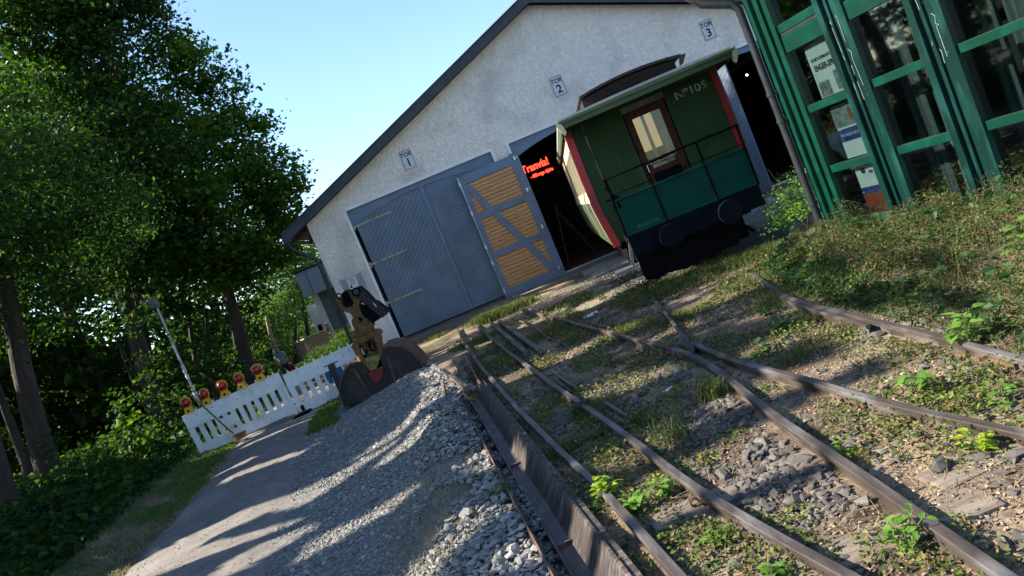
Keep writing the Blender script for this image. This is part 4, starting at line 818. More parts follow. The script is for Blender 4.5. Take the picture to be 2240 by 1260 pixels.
for px, py, s, lb_ in ((1295, 693, .16, 'crumpled white litter on the ground before the carriage'), (1465, 857, .07, 'small white scrap of litter between the rails')):
    bm = bmesh.new(); bmesh.ops.create_grid(bm, x_segments=6, y_segments=4, size=.5)
    for v in bm.verts: v.co = Vector((v.co.x * s * 1.4, v.co.y * s * .6, abs(math.sin(v.co.x * 9) * .25 + math.cos(v.co.y * 11) * .2) * s * .7 + .01))
    geo = bmesh.ops.solidify(bm, geom=bm.faces[:], thickness=.003); me = bpy.data.meshes.new('litter'); bm.to_mesh(me); bm.free(); me.materials.append(M['paper']); o = bpy.data.objects.new('litter', me); C.objects.link(o); g = G(px, py, -.08); o.location = (g[0], g[1], -.075); o.rotation_euler = (0, 0, .5); tag(o, lb_, 'litter', 'litter')

# ================================================================ FENCE, LIGHTS, LAMP, BROOM
FZ = -.26
def fence_panel(x0, x1, Y, z0, tilt, lb_, plate, yaw=0):
    o = empty('construction_barrier', (x0, Y, z0), lb_, 'barrier', 'white slatted construction barriers'); o.rotation_euler = (0, -tilt, yaw); Wd = x1 - x0; t = .016
    q = MB(); q.box((0, -t, .60), (Wd, t, .90), bev=.008); q.box((.0, -t - .008, .885), (Wd, t + .008, .905)); q.box((0, -t - .006, .585), (Wd, t + .006, .60)); tb = q.build('top_board', M['white'], o)
    q = MB(); q.box((0, -t, 0), (Wd, t, .20), bev=.008); q.box((.0, -t - .008, .195), (Wd, t + .008, .215)); q.build('bottom_board', M['white'], o)
    for x in (0, Wd - .05): q = MB(); q.box((x - .004, -t - .006, -.06), (x + .054, t + .006, .90), bev=.008); q.build('end_post', M['white'], o)
    x = .14; sw = .073; i = 0; pc = 1 + int((plate - .14) / .18)
    q = MB(); q.box((.05, -t * .8, .2), (.12, t * .8, .6)); q.build('slat', M['white'], o)
    while x < Wd - .1:
        i += 1; x0_ = x + .078; x1_ = min(x0_ + .102, Wd - .05)
        q = MB(); q.box((x0_, -t * .8, .20), (x0_ + .042, t * .8, .60)); q.box((x0_ + .044, -t * .5, .20), (x1_ - .044, t * .5, .60)); q.box((x1_ - .042, -t * .8, .20), (x1_, t * .8, .60)); q.build('slat', M['white'], o); x += .18
    q = MB(); q.box((plate, -t - .004, .30), (plate + .32, t + .004, .52), bev=.005); q.build('blank_plate', M['white'], o)
    q = MB(); n = int(Wd / .195)
    for k in range(n): xx = .13 + k * .195; q.box((xx - .014, -.014, .90), (xx + .014, .014, .955))
    q.build('peg', M['white'], tb)
    q = MB()
    for k in range(6): xx = .15 + k * Wd / 6.3; q.tube([(xx, -t - .006, .75), (xx, -t + .001, .75)], .012, 8); q.tube([(xx + .15, -t - .006, .82), (xx + .15, -t + .001, .82)], .012, 8); q.tube([(xx + .1, -t - .006, .09), (xx + .1, -t + .001, .09)], .012, 8)
    q.build('rivet', M['housegrey'], tb)
    return o
a0 = W(402, 910, 15.6); a1 = W(608, 815, 15.55); b0 = W(618, 822, 15.6); b1 = W(800, 738, 15.9)
fence_panel(a0[0], a1[0] + .02, 15.6, a0[2] - .90, math.atan2(a1[2] - a0[2], a1[0] - a0[0]), 'white barrier panel carrying five red warning lamps', .68)
fence_panel(b0[0], b1[0], 15.7, b0[2] - .90, math.atan2(b1[2] - b0[2], b1[0] - b0[0]), 'white barrier panel without lamps, partly hidden by the grab bucket', .9, yaw=.02)
for x, y, z, lb_ in ((-5.0, 15.68, FZ - .07, 'black rubber barrier foot between the two white panels'),):
    o = empty('rubber_block', (x, y, z), lb_, 'rubber block'); q = MB(); q.box((-.16, -.36, 0), (.16, .36, .09), bev=.03); q.build('rubber_base', M['black'], o); q = MB(); q.box((-.03, -.03, .1), (.03, .03, .22)); q.build('socket', M['black'], o)
nm = ['nearest the outer end', 'second from the outer end', 'middle', 'fourth from the outer end', 'nearest the barrier joint']
wl0 = None; dirf = (Vector(a1) - Vector(a0)).normalized()
for i, (px, py) in enumerate(((419, 908), (458, 888), (497, 868), (534, 850), (574, 832))):
    p = Vector(a0) + dirf * ((Vector(W(px, py, 15.6)) - Vector(a0)).dot(dirf)); p.z += .005
    o = empty('warning_lamp', p, 'red and yellow warning lamp %s on the white barrier' % nm[i] if i != 2 else 'middle red and yellow warning lamp of the five on the white barrier', 'warning lamp', 'red warning lamps on the barrier'); o.rotation_euler = (0, 0, (0, -.1, .05, -.2, .1)[i])
    if wl0 is None:
        q = MB(); q.prism([(-.095, 0), (.095, 0), (.085, .05), (.06, .13), (-.06, .13), (-.085, .05)], -.05, .05); b_ = q.build('battery_case', M['lampyel'], o)
        q = MB(); q.box((-.022, -.056, .03), (.022, -.05, .075), bev=.003); d_ = q.build('label_patch', M['black'], b_)
        q = MB(); n = 26; V = [((.11 * math.cos(2 * math.pi * k / n)), .225 + .11 * math.sin(2 * math.pi * k / n)) for k in range(n)]; q.prism(V, -.012, .03); q.tube([(.120 * math.cos(R_(t)), .0, .225 + .120 * math.sin(R_(t))) for t in range(20, 161, 14)], .012, 6); q.box((-.035, -.012, .325), (.035, .012, .345)); e_ = q.build('lamp_ring', M['lampyel'], o)
        bm = bmesh.new(); bmesh.ops.create_uvsphere(bm, u_segments=24, v_segments=12, radius=.104)
        for v in bm.verts: v.co = Vector((v.co.x, v.co.y * .85 - .01, v.co.z + .225))
        me = bpy.data.meshes.new('lens'); bm.to_mesh(me); bm.free(); me.materials.append(M['lampred']); me.polygons.foreach_set('use_smooth', [True] * len(me.polygons)); f_ = bpy.data.objects.new('lens', me); C.objects.link(f_); f_.parent = o; wl0 = (b_, d_, e_, f_)
    else:
        b2 = wl0[0].copy(); C.objects.link(b2); b2.parent = o
        for s_, pr in ((wl0[1], b2), (wl0[2], o), (wl0[3], o)): c2 = s_.copy(); C.objects.link(c2); c2.parent = pr
a = Vector(W(422, 868, 15.35)); b = Vector(W(513, 955, 15.1)); o = empty('broom', (b.x, b.y, b.z), 'wooden handled broom leaning against the white barrier', 'broom')
q = MB(); q.tube([a - b, (0, 0, .06)], .016, 8); q.build('handle', M['stick'], o)
q = MB(); q.box((-.02, -.035, .0), (.24, .035, .035)); q.build('brush_head', M['stick'], o)
q = MB()
for k in range(60): x = rnd.uniform(-.01, .23); y = rnd.uniform(-.03, .03); q.bar((x, y, .01), (x + rnd.uniform(-.02, .03), y + rnd.uniform(-.03, .03), -.09), .007, .007)
q.build('bristle', M['yel_orange'], o)
# street lamp
lt = Vector(W(343, 672, 20)); lbm = Vector(W(432, 872, 20)); gzl = float(gz(lbm.x, 20)); st = empty('street_lamp', (lbm.x, 20, gzl), 'slim grey street lamp with a flat head at the edge of the wood', 'street lamp')
tp = lt - Vector((lbm.x, 20, gzl)); q = MB(); q.tube([(0, 0, -.2), (0, 0, 1.2), (0, 0, 1.25), tp], [.045, .045, .034, .03], 10); q.build('pole', M['pole'], st, True)
q = MB(); q.tube([tp - Vector((0, 0, .04)), tp + Vector((0, 0, .05)), tp + Vector((-.02, 0, .10))], [.05, .12, .13], 16); hd = q.build('lamp_base', M['lamphead'], st, True)
q = MB(); q.tube([tp + Vector((-.06, 0, .0)), tp + Vector((-.08, 0, .07)), tp + Vector((-.1, 0, .21)), tp + Vector((-.1, 0, .27)), tp + Vector((-.1, 0, .30))], [.10, .15, .24, .23, .05], 20); q.build('lamp_head', M['lamphead'], st, True)
q = MB()
for z, h in ((.9, .25), (1.35, .12), (1.55, .2)): q.tube([(0, 0, z), (0, 0, z + h)], .058 if z < 1.2 else .045, 10)
q.build('sticker', M['paper'], st, True)
# clamp stand next to the bucket
p = W(752, 862, 14.9); o = empty('clamp_stand', (p[0], p[1], p[2]), 'grey steel post with two blue plastic clamps left of the bucket', 'post')
q = MB(); q.box((-.07, -.03, 0), (.07, .03, .66), bev=.006); q.box((-.14, -.02, .64), (.15, .02, .66)); q.build('post', M['zinc'], o)
for x in (-.12, .12): q = MB(); q.box((x - .06, -.06, .38), (x + .05, .03, .54), bev=.015); q.box((x - .04, -.065, .3), (x + .03, .02, .4), bev=.01); q.build('clamp', M['bluep'], o)

# ================================================================ GRAB BUCKET
BYY = 13.9; bo = Vector(W(850, 862, BYY)); gbk = empty('grab_bucket', bo, 'rusty excavator clamshell grab bucket with worn yellow rotator head standing on the gravel', 'grab bucket')
def Z5(x, y, Y=BYY): p = Vector(W(680 + x * .2302, 600 + y * .2302, Y)) - bo; return (p.x, p.z)
def zp(L_): return [Z5(*p) for p in L_]
def shell_profile(cx, cz, r, a0, a1, n=14): return [(cx + r * math.cos(R_(a0 + (a1 - a0) * i / n)), cz + r * math.sin(R_(a0 + (a1 - a0) * i / n))) for i in range(n + 1)]
D0, D1 = -.42, .42
for nme, outline in (('left_shell', [(360, 1215), (320, 1080), (330, 980), (365, 880), (415, 820), (475, 810), (520, 790), (620, 960), (640, 1115)]), ('right_shell', [(720, 670), (790, 645), (870, 650), (950, 690), (1030, 760), (1085, 830), (1115, 900), (1060, 920), (940, 960), (815, 1010), (640, 1115), (620, 960)])):
    pr = zp(outline); q = MB(); q.prism(pr, D0, D0 + .025); q.prism(pr, D1 - .025, D1); q.tube([(pr[-1][0], D0, pr[-1][1]), (pr[-1][0], D1, pr[-1][1])], .04, 10); sh0 = q.build('bucket_shell', M['bucket'], gbk)
    back = pr[:6] if 'left' in nme else pr[:7]; q = MB(); V = []; n = len(back); c_ = Vector((sum(a for a, b in pr) / len(pr), sum(b for a, b in pr) / len(pr)))
    for s_ in (0, .03):
        for y in (D0 - .02, D1 + .02):
            for a, b in back: d = (Vector((a, b)) - c_).normalized() * (s_ + .002); V.append((a + d.x, y, b + d.y))
    Fc = []
    for i in range(n - 1): Fc += [(i, i + 1, n + i + 1, n + i), (2 * n + i, 2 * n + i + 1, 3 * n + i + 1, 3 * n + i), (i, i + 1, 2 * n + i + 1, 2 * n + i), (n + i, n + i + 1, 3 * n + i + 1, 3 * n + i)]
    Fc += [(0, n, 3 * n, 2 * n), (n - 1, 2 * n - 1, 4 * n - 1, 3 * n - 1)]; q.add(V, Fc); q.build('back_plate', M['bucketrim'], sh0)
    q = MB()
    for j in range(n - 1): a = back[j]; b = back[j + 1]; q.bar((a[0], D0 - .012, a[1]), (b[0], D0 - .012, b[1]), .02, .035, up=(0, 1, 0))
    q.build('edge_rib', M['bucketrim'], sh0)
q = MB(); a = Z5(760, 740); b = Z5(830, 970); q.bar((a[0], D0 - .01, a[1]), (b[0], D0 - .01, b[1]), .02, .05); q.build('stiffener', M['bucketrim'], gbk); q = MB(); a = Z5(450, 860); b = Z5(600, 1100); q.bar((a[0], D0 - .01, a[1]), (b[0], D0 - .01, b[1]), .02, .03); q.build('stiffener', M['bucketrim'], gbk)
q = MB(); q.prism(zp([(720, 830), (780, 820), (830, 980), (820, 1010), (740, 1040), (650, 1030), (590, 940)]), D0 + .06, D1 - .06); q.build('hinge_plate', M['bucket'], gbk)
q = MB(); q.prism(zp([(585, 892), (720, 832), (722, 900), (700, 950), (680, 975), (650, 990), (615, 965)]), D0 - .06, D0 + .16); q.build('red_guard', M['darkred'], gbk)
q = MB(); q.prism(zp([(470, 640), (600, 560), (650, 600), (690, 740), (675, 735), (555, 775), (520, 740)]), -.16, .16); q.prism(zp([(425, 640), (440, 615), (600, 532), (640, 532), (665, 555), (655, 585), (610, 585), (470, 660), (430, 665)]), -.28, .28); q.build('yoke', M['yellow'], gbk)
q = MB(); q.prism(zp([(545, 770), (675, 730), (690, 770), (712, 830), (600, 882), (572, 850)]), D0 + .0, D0 + .22); c5 = Z5(625, 815); q.tube([(c5[0], D0 - .03, c5[1]), (c5[0], D0 + .01, c5[1])], .045, 12); q.build('valve_block', M['ygreen'], gbk)
for s5, e5 in (((452, 665), (560, 905)), ((660, 590), (708, 760))):
    a = Z5(*s5); b = Z5(*e5); q = MB(); a = Vector((a[0], -.25, a[1])); b = Vector((b[0], D0 + .05, b[1])); q.tube([a, a.lerp(b, .08), a.lerp(b, .1), a.lerp(b, .95), b], [.045, .05, .066, .066, .03], 14); q.tube([(a.x, a.y - .08, a.z), (a.x, a.y + .08, a.z)], .07, 12); q.build('cylinder', M['yellow'], gbk, True)
c5 = Z5(520, 590); t_ = Z5(500, 440); ax = (Vector((t_[0], 0, t_[1])) - Vector((c5[0], 0, c5[1]))).normalized(); c0 = Vector((c5[0], 0, c5[1]))
q = MB(); q.tube([c0 - ax * .03, c0 + ax * .02], .235, 24); q.tube([c0 + ax * .02, c0 + ax * .05], .20, 24)
for k in range(12): a = k * math.pi / 6; d = Vector((math.cos(a) * ax.z, math.sin(a), -math.cos(a) * ax.x)); q.tube([c0 + d * .215 + ax * .02, c0 + d * .215 + ax * .045], .014, 6)
q.tube([c0 + ax * .05, c0 + ax * .10, c0 + ax * .22, c0 + ax * .27], [.17, .185, .18, .15], 20); q.box((c0.x - .26, -.06, c0.z + .12), (c0.x + .1, .06, c0.z + .18)); q.build('rotator', M['yellow'], gbk, True)
q = MB(); q.prism(zp([(408, 470), (400, 430), (415, 400), (450, 392), (500, 410), (560, 425), (595, 450), (600, 490), (560, 500), (430, 520)]), -.15, .15)
for p5 in ((440, 430), (535, 440)): c5 = Z5(*p5); q.tube([(c5[0], -.19, c5[1]), (c5[0], .19, c5[1])], .065, 14)
q.build('swivel_block', M['yellow'], gbk, True)
YK = [(248, 232), (262, 215), (290, 222), (318, 290), (345, 315), (400, 300), (425, 270), (400, 225), (370, 160), (392, 138), (430, 132), (470, 150), (486, 200), (470, 290), (505, 380), (560, 425), (500, 440), (425, 420), (405, 385), (385, 362), (345, 355), (300, 312), (262, 280)]
q = MB(); q.prism(zp(YK), -.15, -.11); q.prism(zp(YK), .11, .15); hk = q.build('hanger_bracket', M['yellow'], gbk)
q = MB(); q.prism(zp([(300, 175), (380, 150), (420, 270), (400, 295), (345, 308), (318, 285)]), -.10, .10); q.build('bracket_core', M['black'], hk)
BL_ = [(425, 150), (450, 128), (500, 140), (545, 180), (600, 245), (640, 262), (718, 322), (733, 360), (700, 402), (680, 395), (600, 330), (560, 292), (500, 245), (450, 215)]
q = MB(); q.prism(zp(BL_), -.20, -.17); q.prism(zp(BL_), .17, .20); q.build('link_plate', M['bucket'], gbk)
q = MB(); q.prism(zp([(470, 290), (540, 300), (580, 330), (600, 355), (690, 398), (640, 432), (600, 455), (570, 430), (520, 400)]), -.15, .15); a = Z5(480, 240); b = Z5(640, 360); q.tube([(a[0], 0, a[1]), (b[0], 0, b[1])], .035, 8); q.build('link_core', M['black'], gbk)
c5 = Z5(450, 160); q = MB(); q.tube([(c5[0], -.24, c5[1]), (c5[0], .24, c5[1])], .05, 16); q.build('pin', M['zinc'], gbk, True); q = MB(); a = Z5(612, 265); b = Z5(640, 300); q.bar((a[0], -.21, a[1]), (b[0], -.21, b[1]), .02, .015); q.build('pin', M['steel'], gbk, True)
q = MB(); q.tube([(c5[0], -.215, c5[1]), (c5[0], .215, c5[1])], .085, 16); q.build('pin_collar', M['black'], gbk, True)
for hh in ([(300, 230), (270, 195), (285, 172), (310, 185), (330, 250)], [(350, 190), (330, 175), (370, 140), (420, 150)], [(560, 600), (570, 660), (600, 700), (640, 700), (655, 650), (640, 600)], [(500, 660), (490, 700), (510, 740), (545, 750), (540, 700)], [(620, 600), (625, 660), (650, 690), (660, 640)], [(590, 620), (580, 680), (600, 712)]):
    q = MB(); pts = [(a, -.22 - .05 * math.sin(i), b) for i, (a, b) in enumerate(zp(hh))]; q.tube(smooth_path(pts, .05), .013, 6); q.build('hose', M['black'], gbk, True)

# ================================================================ PERSON far behind the barrier
ph = Vector(W(601, 759, 33)); fz = ph.z - 1.76; pr_ = empty('person', (ph.x + .04, 33, fz), 'person in a grey and teal shirt and dark trousers walking behind the barrier', 'person')
def skin_mesh(name, verts, edges, radii, m, parent, sub=1):
    me = bpy.data.meshes.new(name); me.from_pydata(verts, edges, []); o = bpy.data.objects.new(name, me); C.objects.link(o)
    md = o.modifiers.new('s', 'SKIN'); md.use_smooth_shade = True
    for i, r in enumerate(radii): sv = me.skin_vertices[0].data[i]; sv.radius = r if hasattr(r, '__len__') else (r, r)
    me.skin_vertices[0].data[0].use_root = True
    sb = o.modifiers.new('b', 'SUBSURF'); sb.levels = sub; sb.render_levels = sub
    bpy.context.view_layer.update(); ev = o.evaluated_get(bpy.context.evaluated_depsgraph_get()); m2 = bpy.data.meshes.new_from_object(ev); o.modifiers.clear(); o.data = m2; m2.name = name; m2.materials.clear(); m2.materials.append(m); m2.polygons.foreach_set('use_smooth', [True] * len(m2.polygons)); o.parent = parent; return o
BV = [(0, 0, .95), (0, 0, 1.15), (0, 0, 1.38), (0, 0, 1.50), (0, -.01, 1.60), (0, -.02, 1.70), (-.17, 0, 1.42), (-.23, .02, 1.17), (-.24, -.06, .95), (.17, 0, 1.42), (.24, .03, 1.17), (.25, -.04, .94), (-.10, 0, .86), (-.11, -.08, .5), (-.11, .02, .09), (-.11, -.12, .04), (.10, 0, .86), (.11, .05, .5), (.12, .2, .12), (.12, .1, .05)]
BE = [(0, 1), (1, 2), (2, 3), (3, 4), (4, 5), (2, 6), (6, 7), (7, 8), (2, 9), (9, 10), (10, 11), (0, 12), (12, 13), (13, 14), (14, 15), (0, 16), (16, 17), (17, 18), (18, 19)]
BR_ = [(.15, .11), (.14, .10), (.16, .11), .06, .085, .09, .055, .043, .03, .055, .043, .03, .085, .06, .045, .04, .085, .06, .045, .04]
skin_mesh('body', BV, BE, BR_, M['skin'], pr_, 2)
for sx in (-1, 1):    # hands: palm with five separate fingers
    hx, hy, hz_ = (.24 * sx, -.06 if sx < 0 else -.04, .95); V = [(hx, hy, hz_), (hx, hy - .01, hz_ - .07)]; E_ = [(0, 1)]; Rr = [(.024, .03), (.022, .036)]
    for k, (dy, ln) in enumerate(((-.03, .07), (-.01, .08), (.01, .075), (.03, .06))):
        i = len(V); V += [(hx, hy - .01 + dy, hz_ - .09), (hx - .01 * sx, hy - .01 + dy, hz_ - .09 - ln)]; E_ += [(1, i), (i, i + 1)]; Rr += [.010, .007]
    i = len(V); V += [(hx - .02 * sx, hy - .045, hz_ - .05), (hx - .025 * sx, hy - .06, hz_ - .09)]; E_ += [(0, i), (i, i + 1)]; Rr += [.011, .009]
    skin_mesh('hand', V, E_, Rr, M['skin'], pr_, 1)
skin_mesh('shirt', [(0, 0, .92), (0, 0, 1.15), (0, 0, 1.36), (0, 0, 1.48), (-.18, 0, 1.42), (-.225, .02, 1.22), (.18, 0, 1.42), (.225, .02, 1.22)], [(0, 1), (1, 2), (2, 3), (2, 4), (4, 5), (2, 6), (6, 7)], [(.18, .13), (.165, .12), (.18, .13), .08, .075, .07, .075, .07], M['shirt'], pr_, 2)
skin_mesh('shirt_yoke', [(-.15, 0, 1.44), (0, 0, 1.45), (.15, 0, 1.44)], [(0, 1), (1, 2)], [(.085, .07), (.10, .14), (.085, .07)], M['shoulder'], pr_, 2)
skin_mesh('trousers', [(0, 0, .93), (-.10, 0, .84), (-.11, -.08, .5), (-.11, .02, .12), (.10, 0, .84), (.11, .05, .5), (.12, .19, .15)], [(0, 1), (1, 2), (2, 3), (0, 4), (4, 5), (5, 6)], [(.165, .125), .10, .075, .06, .10, .075, .06], M['trouser'], pr_, 2)
skin_mesh('hair', [(0, .03, 1.66), (0, .0, 1.745)], [(0, 1)], [(.095, .09), (.08, .085)], M['hair'], pr_, 2)
skin_mesh('shoe', [(-.11, .04, .05), (-.11, -.14, .04)], [(0, 1)], [.05, .042], M['black'], pr_, 1); skin_mesh('shoe', [(.12, .22, .08), (.12, .06, .04)], [(0, 1)], [.05, .042], M['black'], pr_, 1)
q = MB(); q.box((-.13, -.06, 0), (.13, .06, .22), bev=.03); q.tube([(-.08, 0, .2), (-.06, 0, .33), (.06, 0, .33), (.08, 0, .2)], .01, 6); o = q.build('handbag', M['bag'], None); o.location = (ph.x + .36, 32.93, fz + .52); tag(o, 'small red bag carried by the person behind the barrier', 'bag')

# ================================================================ HOUSE, YARD WALL, HEDGE behind
HY = 38; ho = empty('house', (-9.2, HY, -1.2), 'white modern house with grey fascia and dark stone wall panel behind the shed', 'house')
def hx(px, py): p = W(px, py, HY); return (p[0] + 9.2, p[2] + 1.2)
a = hx(683, 653); b = hx(762, 640)
q = MB(); q.box((a[0], 0, 0), (6.5, 6, 4.0)); q.build('wall', M['housewhite'], ho)
f0 = hx(650, 597); f1 = hx(668, 652); q = MB(); q.box((f0[0], -.6, f1[1]), (6.8, 6.4, f0[1])); fa = q.build('fascia', M['housegrey'], ho)
q = MB()
for k in range(8): q.box((f0[0] + .5 + k * .9, -.612, f1[1] + .02), (f0[0] + .52 + k * .9, -.6, f0[1] - .06))
q.box((f0[0] - .04, -.66, f0[1] - .05), (6.85, 6.45, f0[1] + .03)); q.build('fascia_joint', M['zinc'], fa)
s0 = hx(697, 645); s1 = hx(735, 715); q = MB(); q.box((s0[0], -.04, 0), (6.4, -.002, f1[1] - .02)); q.build('stone_panel', M['stonewall'], ho)
q = MB(); w0 = hx(677, 668); q.box((w0[0] - .25, .2, .5), (a[0], 5, w0[1])); q.build('side_wing', M['housewhite'], ho)
q = MB(); q.box((w0[0] - .1, .15, 1.0), (w0[0] + .1, .19, 2.0)); q.build('window', M['black'], ho)
ys_ = 30.5; p0 = W(648, 700, ys_); p1 = W(702, 690, ys_); gsh = float(gz(-8.3, ys_))
yw = empty('board_shed', (p0[0], ys_, gsh), 'low grey board shed behind the barrier, left of the house', 'shed')
q = MB(); q.box((0, 0, -.2), (p1[0] - p0[0], .06, 1.75), bev=.0)
for k in range(9): q.box((0, -.02, .02 + k * .195), (p1[0] - p0[0], 0, .195 + k * .195))
q.build('front_wall', M['shedwood'], yw)
q = MB(); n = 10
for k in range(n): q.box((-.70 + k * .07, .0 + .9 - k * .09, -.2), (-.70 + k * .07 + .06, .05 + .9 - k * .09, 1.72 + rnd.uniform(-.04, .02)))
q.build('side_boards', M['shedwood'], yw)
q = MB(); q.bar((-.75, .9, 1.78), (.05, -.05, 1.80), .12, .06); q.bar((.0, -.05, 1.80), (p1[0] - p0[0] + .1, -.05, 1.80), .1, .05); q.build('coping', M['concrete'], yw)
q = MB(); q.box((p1[0] - p0[0], -.1, -.2), (p1[0] - p0[0] + .14, .04, 2.05), bev=.01); q.build('corner_post', M['barkpale'], yw)
# ================================================================ VEGETATION
def veg(name, V, Fc, m, label=None, cat=None, kind=None, group=None, parent=None, origin=None):
    V = np.asarray(V, float)
    if origin is not None: V = V - np.array(origin)
    o = link_np(name, V, Fc, m, parent)
    if origin is not None: o.location = origin
    return tag(o, label, cat, group, kind)
# hedge by the shed corner
hb_ = []
for k in range(7): hb_.append((-7.25 + k * .30, 25.5 + k * .12, -.15 + .14 * math.sin(k * 2) + .09 * k, .50, .8))
P = cluster_pts(hb_, 260, .10, 10); P = P[P[:, 0] < -4.75]; V, Fc = leaves(P, .06); ho_ = (-6.4, 25.8, float(gz(-6.4, 25.8)))
hg = empty('hedge', ho_, 'round clipped green hedge in front of the house, lit on top', 'hedge'); veg('foliage', V - np.array(ho_), Fc, M['leaf_hedge'], parent=hg)
q = MB()
for k in range(6): q.tube([(-.7 + k * .28, -.1 + k * .08, -.1), (-.72 + k * .3, -.1 + k * .1, .9)], .02, 5)
q.build('stem', M['bark'], hg)

# trees of the wood at the left: crowns placed by what stands where
def B(px, py, Y, r, q=.8): p = W(px, py, Y); return (*p, r, q)
def base(px, py, Y): p = W(px, py, Y); return (p[0], Y, float(gz(p[0], Y)))
tree('maple_tree', 'broad maple crown nearest the shed roof, its edge against the sky', base(560, 860, 23), W(400, 330, 23), .22,
     [B(590, 400, 23.5, 1.2), B(520, 305, 23.5, 1.2), B(462, 228, 23, 1.2), B(405, 170, 23, 1.2), B(370, 120, 23.5, .85), B(480, 400, 22.5, 1.5), B(580, 490, 22.5, 1.15), B(470, 520, 21.5, 1.3), B(390, 300, 22, 1.5), B(560, 560, 22.5, 1.0), B(420, 450, 21, 1.3), B(500, 610, 22, .8, .5), B(610, 560, 22, .6, .5), B(610, 470, 24, .9), B(330, 200, 22, 1.4), B(620, 400, 24.5, .6)],
     M['leaf_maple'], 46, 30, .17, 'trees of the wood', flat=.35)
tree('beech_tree', 'dark tall tree behind the maple reaching out of the top of the photo', base(330, 900, 21), W(150, 180, 21), .26,
     [B(250, 60, 20, 1.7), B(295, 15, 19.5, .75), B(150, 130, 22, 1.9), B(230, 230, 22, 1.8), B(60, 0, 22, 2.0), B(60, 160, 22, 1.9), B(200, 180, 20, 1.7), B(300, 350, 20, 1.6), B(120, 60, 19, 1.7), B(220, 320, 19, 1.5), B(330, 480, 20, 1.4), B(100, 250, 18, 1.6), B(150, -60, 19, 1.7), B(20, -40, 18, 1.7), B(280, 560, 20, 1.3), B(400, 560, 21, 1.2)],
     M['leaf_dark'], 46, 30, .15, 'trees of the wood', flat=.25)
tree('lime_tree', 'large leaning tree trunk at the left edge, its leafy crown above', base(118, 1090, 15), W(-25, 480, 15), .26,
     [B(60, 420, 14, 1.3), B(180, 420, 14.5, 1.3), B(40, 250, 14, 1.4), B(-60, 500, 14, 1.3), B(150, 560, 15, 1.1), B(250, 480, 16, 1.1), B(-40, 100, 13, 1.6), B(60, 80, 14, 1.3), B(60, 570, 14.5, .8, .5), B(180, 640, 16, .8, .5)],
     M['leaf_beech'], 36, 30, .11, 'trees of the wood', flat=.3, nolimb=True)
tree('lime_tree', 'dark trunk cut by the bottom left corner of the photo', base(25, 1170, 12.5), W(-95, 660, 12.5), .25,
     [B(-120, 500, 12, 1.3), B(-60, 300, 11.5, 1.5), B(-150, 750, 12, 1.1)], M['leaf_beech'], 34, 28, .11, 'trees of the wood', nolimb=True)
tree('lime_tree', 'thin dark trunk standing between the two thick trunks at the left', base(85, 1120, 16.5), W(-30, 760, 16.5), .13,
     [B(-20, 640, 17, 1.2), B(80, 700, 17.5, 1.0, .6)], M['leaf_dark'], 34, 28, .12, 'trees of the wood', nolimb=True)
# dense second row of the wood, further back
k = 0
for (px, py, Y, r) in ((40, 650, 26, 2.2), (180, 700, 27, 2.2), (300, 680, 28, 2.0), (420, 640, 29, 2.0), (520, 640, 31, 1.5), (60, 850, 24, 1.9), (240, 830, 26, 1.8), (360, 790, 27, 1.5), (470, 720, 30, 1.3), (100, 480, 27, 2.4), (-60, 750, 22, 2.0), (500, 520, 27, 1.5), (280, 520, 27, 2.2)):
    b_ = base(px, py + 260, Y); p = W(px, py, Y); k += 1
    lab = 'dark tree deep in the wood, %s' % ('behind the two thick trunks' if px < 80 and Y < 25 else 'row %s' % '') if False else None
    names = {0: 'dark tree deep in the wood at the left edge', 1: 'dark tree deep in the wood above the undergrowth left of the lamp post', 2: 'dark tree in the wood just left of the lamp head', 3: 'dark tree in the wood right of the lamp head', 4: 'dark tree in the wood behind the maple next to the sunny glade', 5: 'shaded tree directly behind the thick leaning trunk', 6: 'shaded tree over the bright sprig of leaves', 7: 'shaded tree behind the street lamp pole', 8: 'shaded low tree behind the warning lamps', 9: 'tall dark tree filling the upper left of the wood', 10: 'dark tree at the far left behind the bottom left trunk', 11: 'dark tree hidden under the maple crown', 12: 'dark tree filling the wood below the tall crown'}
    tree('wood_tree', names[k - 1], b_, (p[0], Y, p[2] + r * .5), .14, [(p[0], Y, p[2], r, 1.0), (p[0] - r * .5, Y + .8, p[2] - r * .6, r * .8, .9), (p[0] + r * .4, Y + .5, p[2] + r * .8, r * .8, .9)], M['leaf_dark'], 13, 26, .21, 'trees of the wood', nolimb=True, spread=.4)
far = [(-22, 27), (-27, 22), (-18, 33), (-24, 36), (-32, 30), (-31, 17), (-16, 40), (-20, 46), (-28, 44), (-14.5, 30), (-38, 24), (-37, 38), (-18, 22), (-23, 15), (-13.5, 24.5), (-16.5, 27)]
fl_ = ['far wood tree number' for _ in far]
words = ['crooked', 'slender', 'stout', 'leafy', 'shadowed', 'spreading', 'ivy covered', 'young', 'old', 'low', 'broad', 'narrow', 'tall', 'dense', 'ragged', 'drooping']
for i_, (x, y) in enumerate(far):
    g = float(gz(x, y)); r = 2.6; tree('wood_tree', 'dark %s tree deep in the shaded wood' % words[i_], (x, y, g), (x, y, g + 8), .2, [(x, y, g + 1.6, r, .8), (x + 1, y, g + 4.2, r, .9), (x - 1, y + .5, g + 7, r, 1), (x, y, g + 10.5, r, 1), (x + .5, y, g + 13, 2, 1)], M['leaf_dark'], 9, 22, .34, 'trees of the wood', nolimb=True, spread=.55)
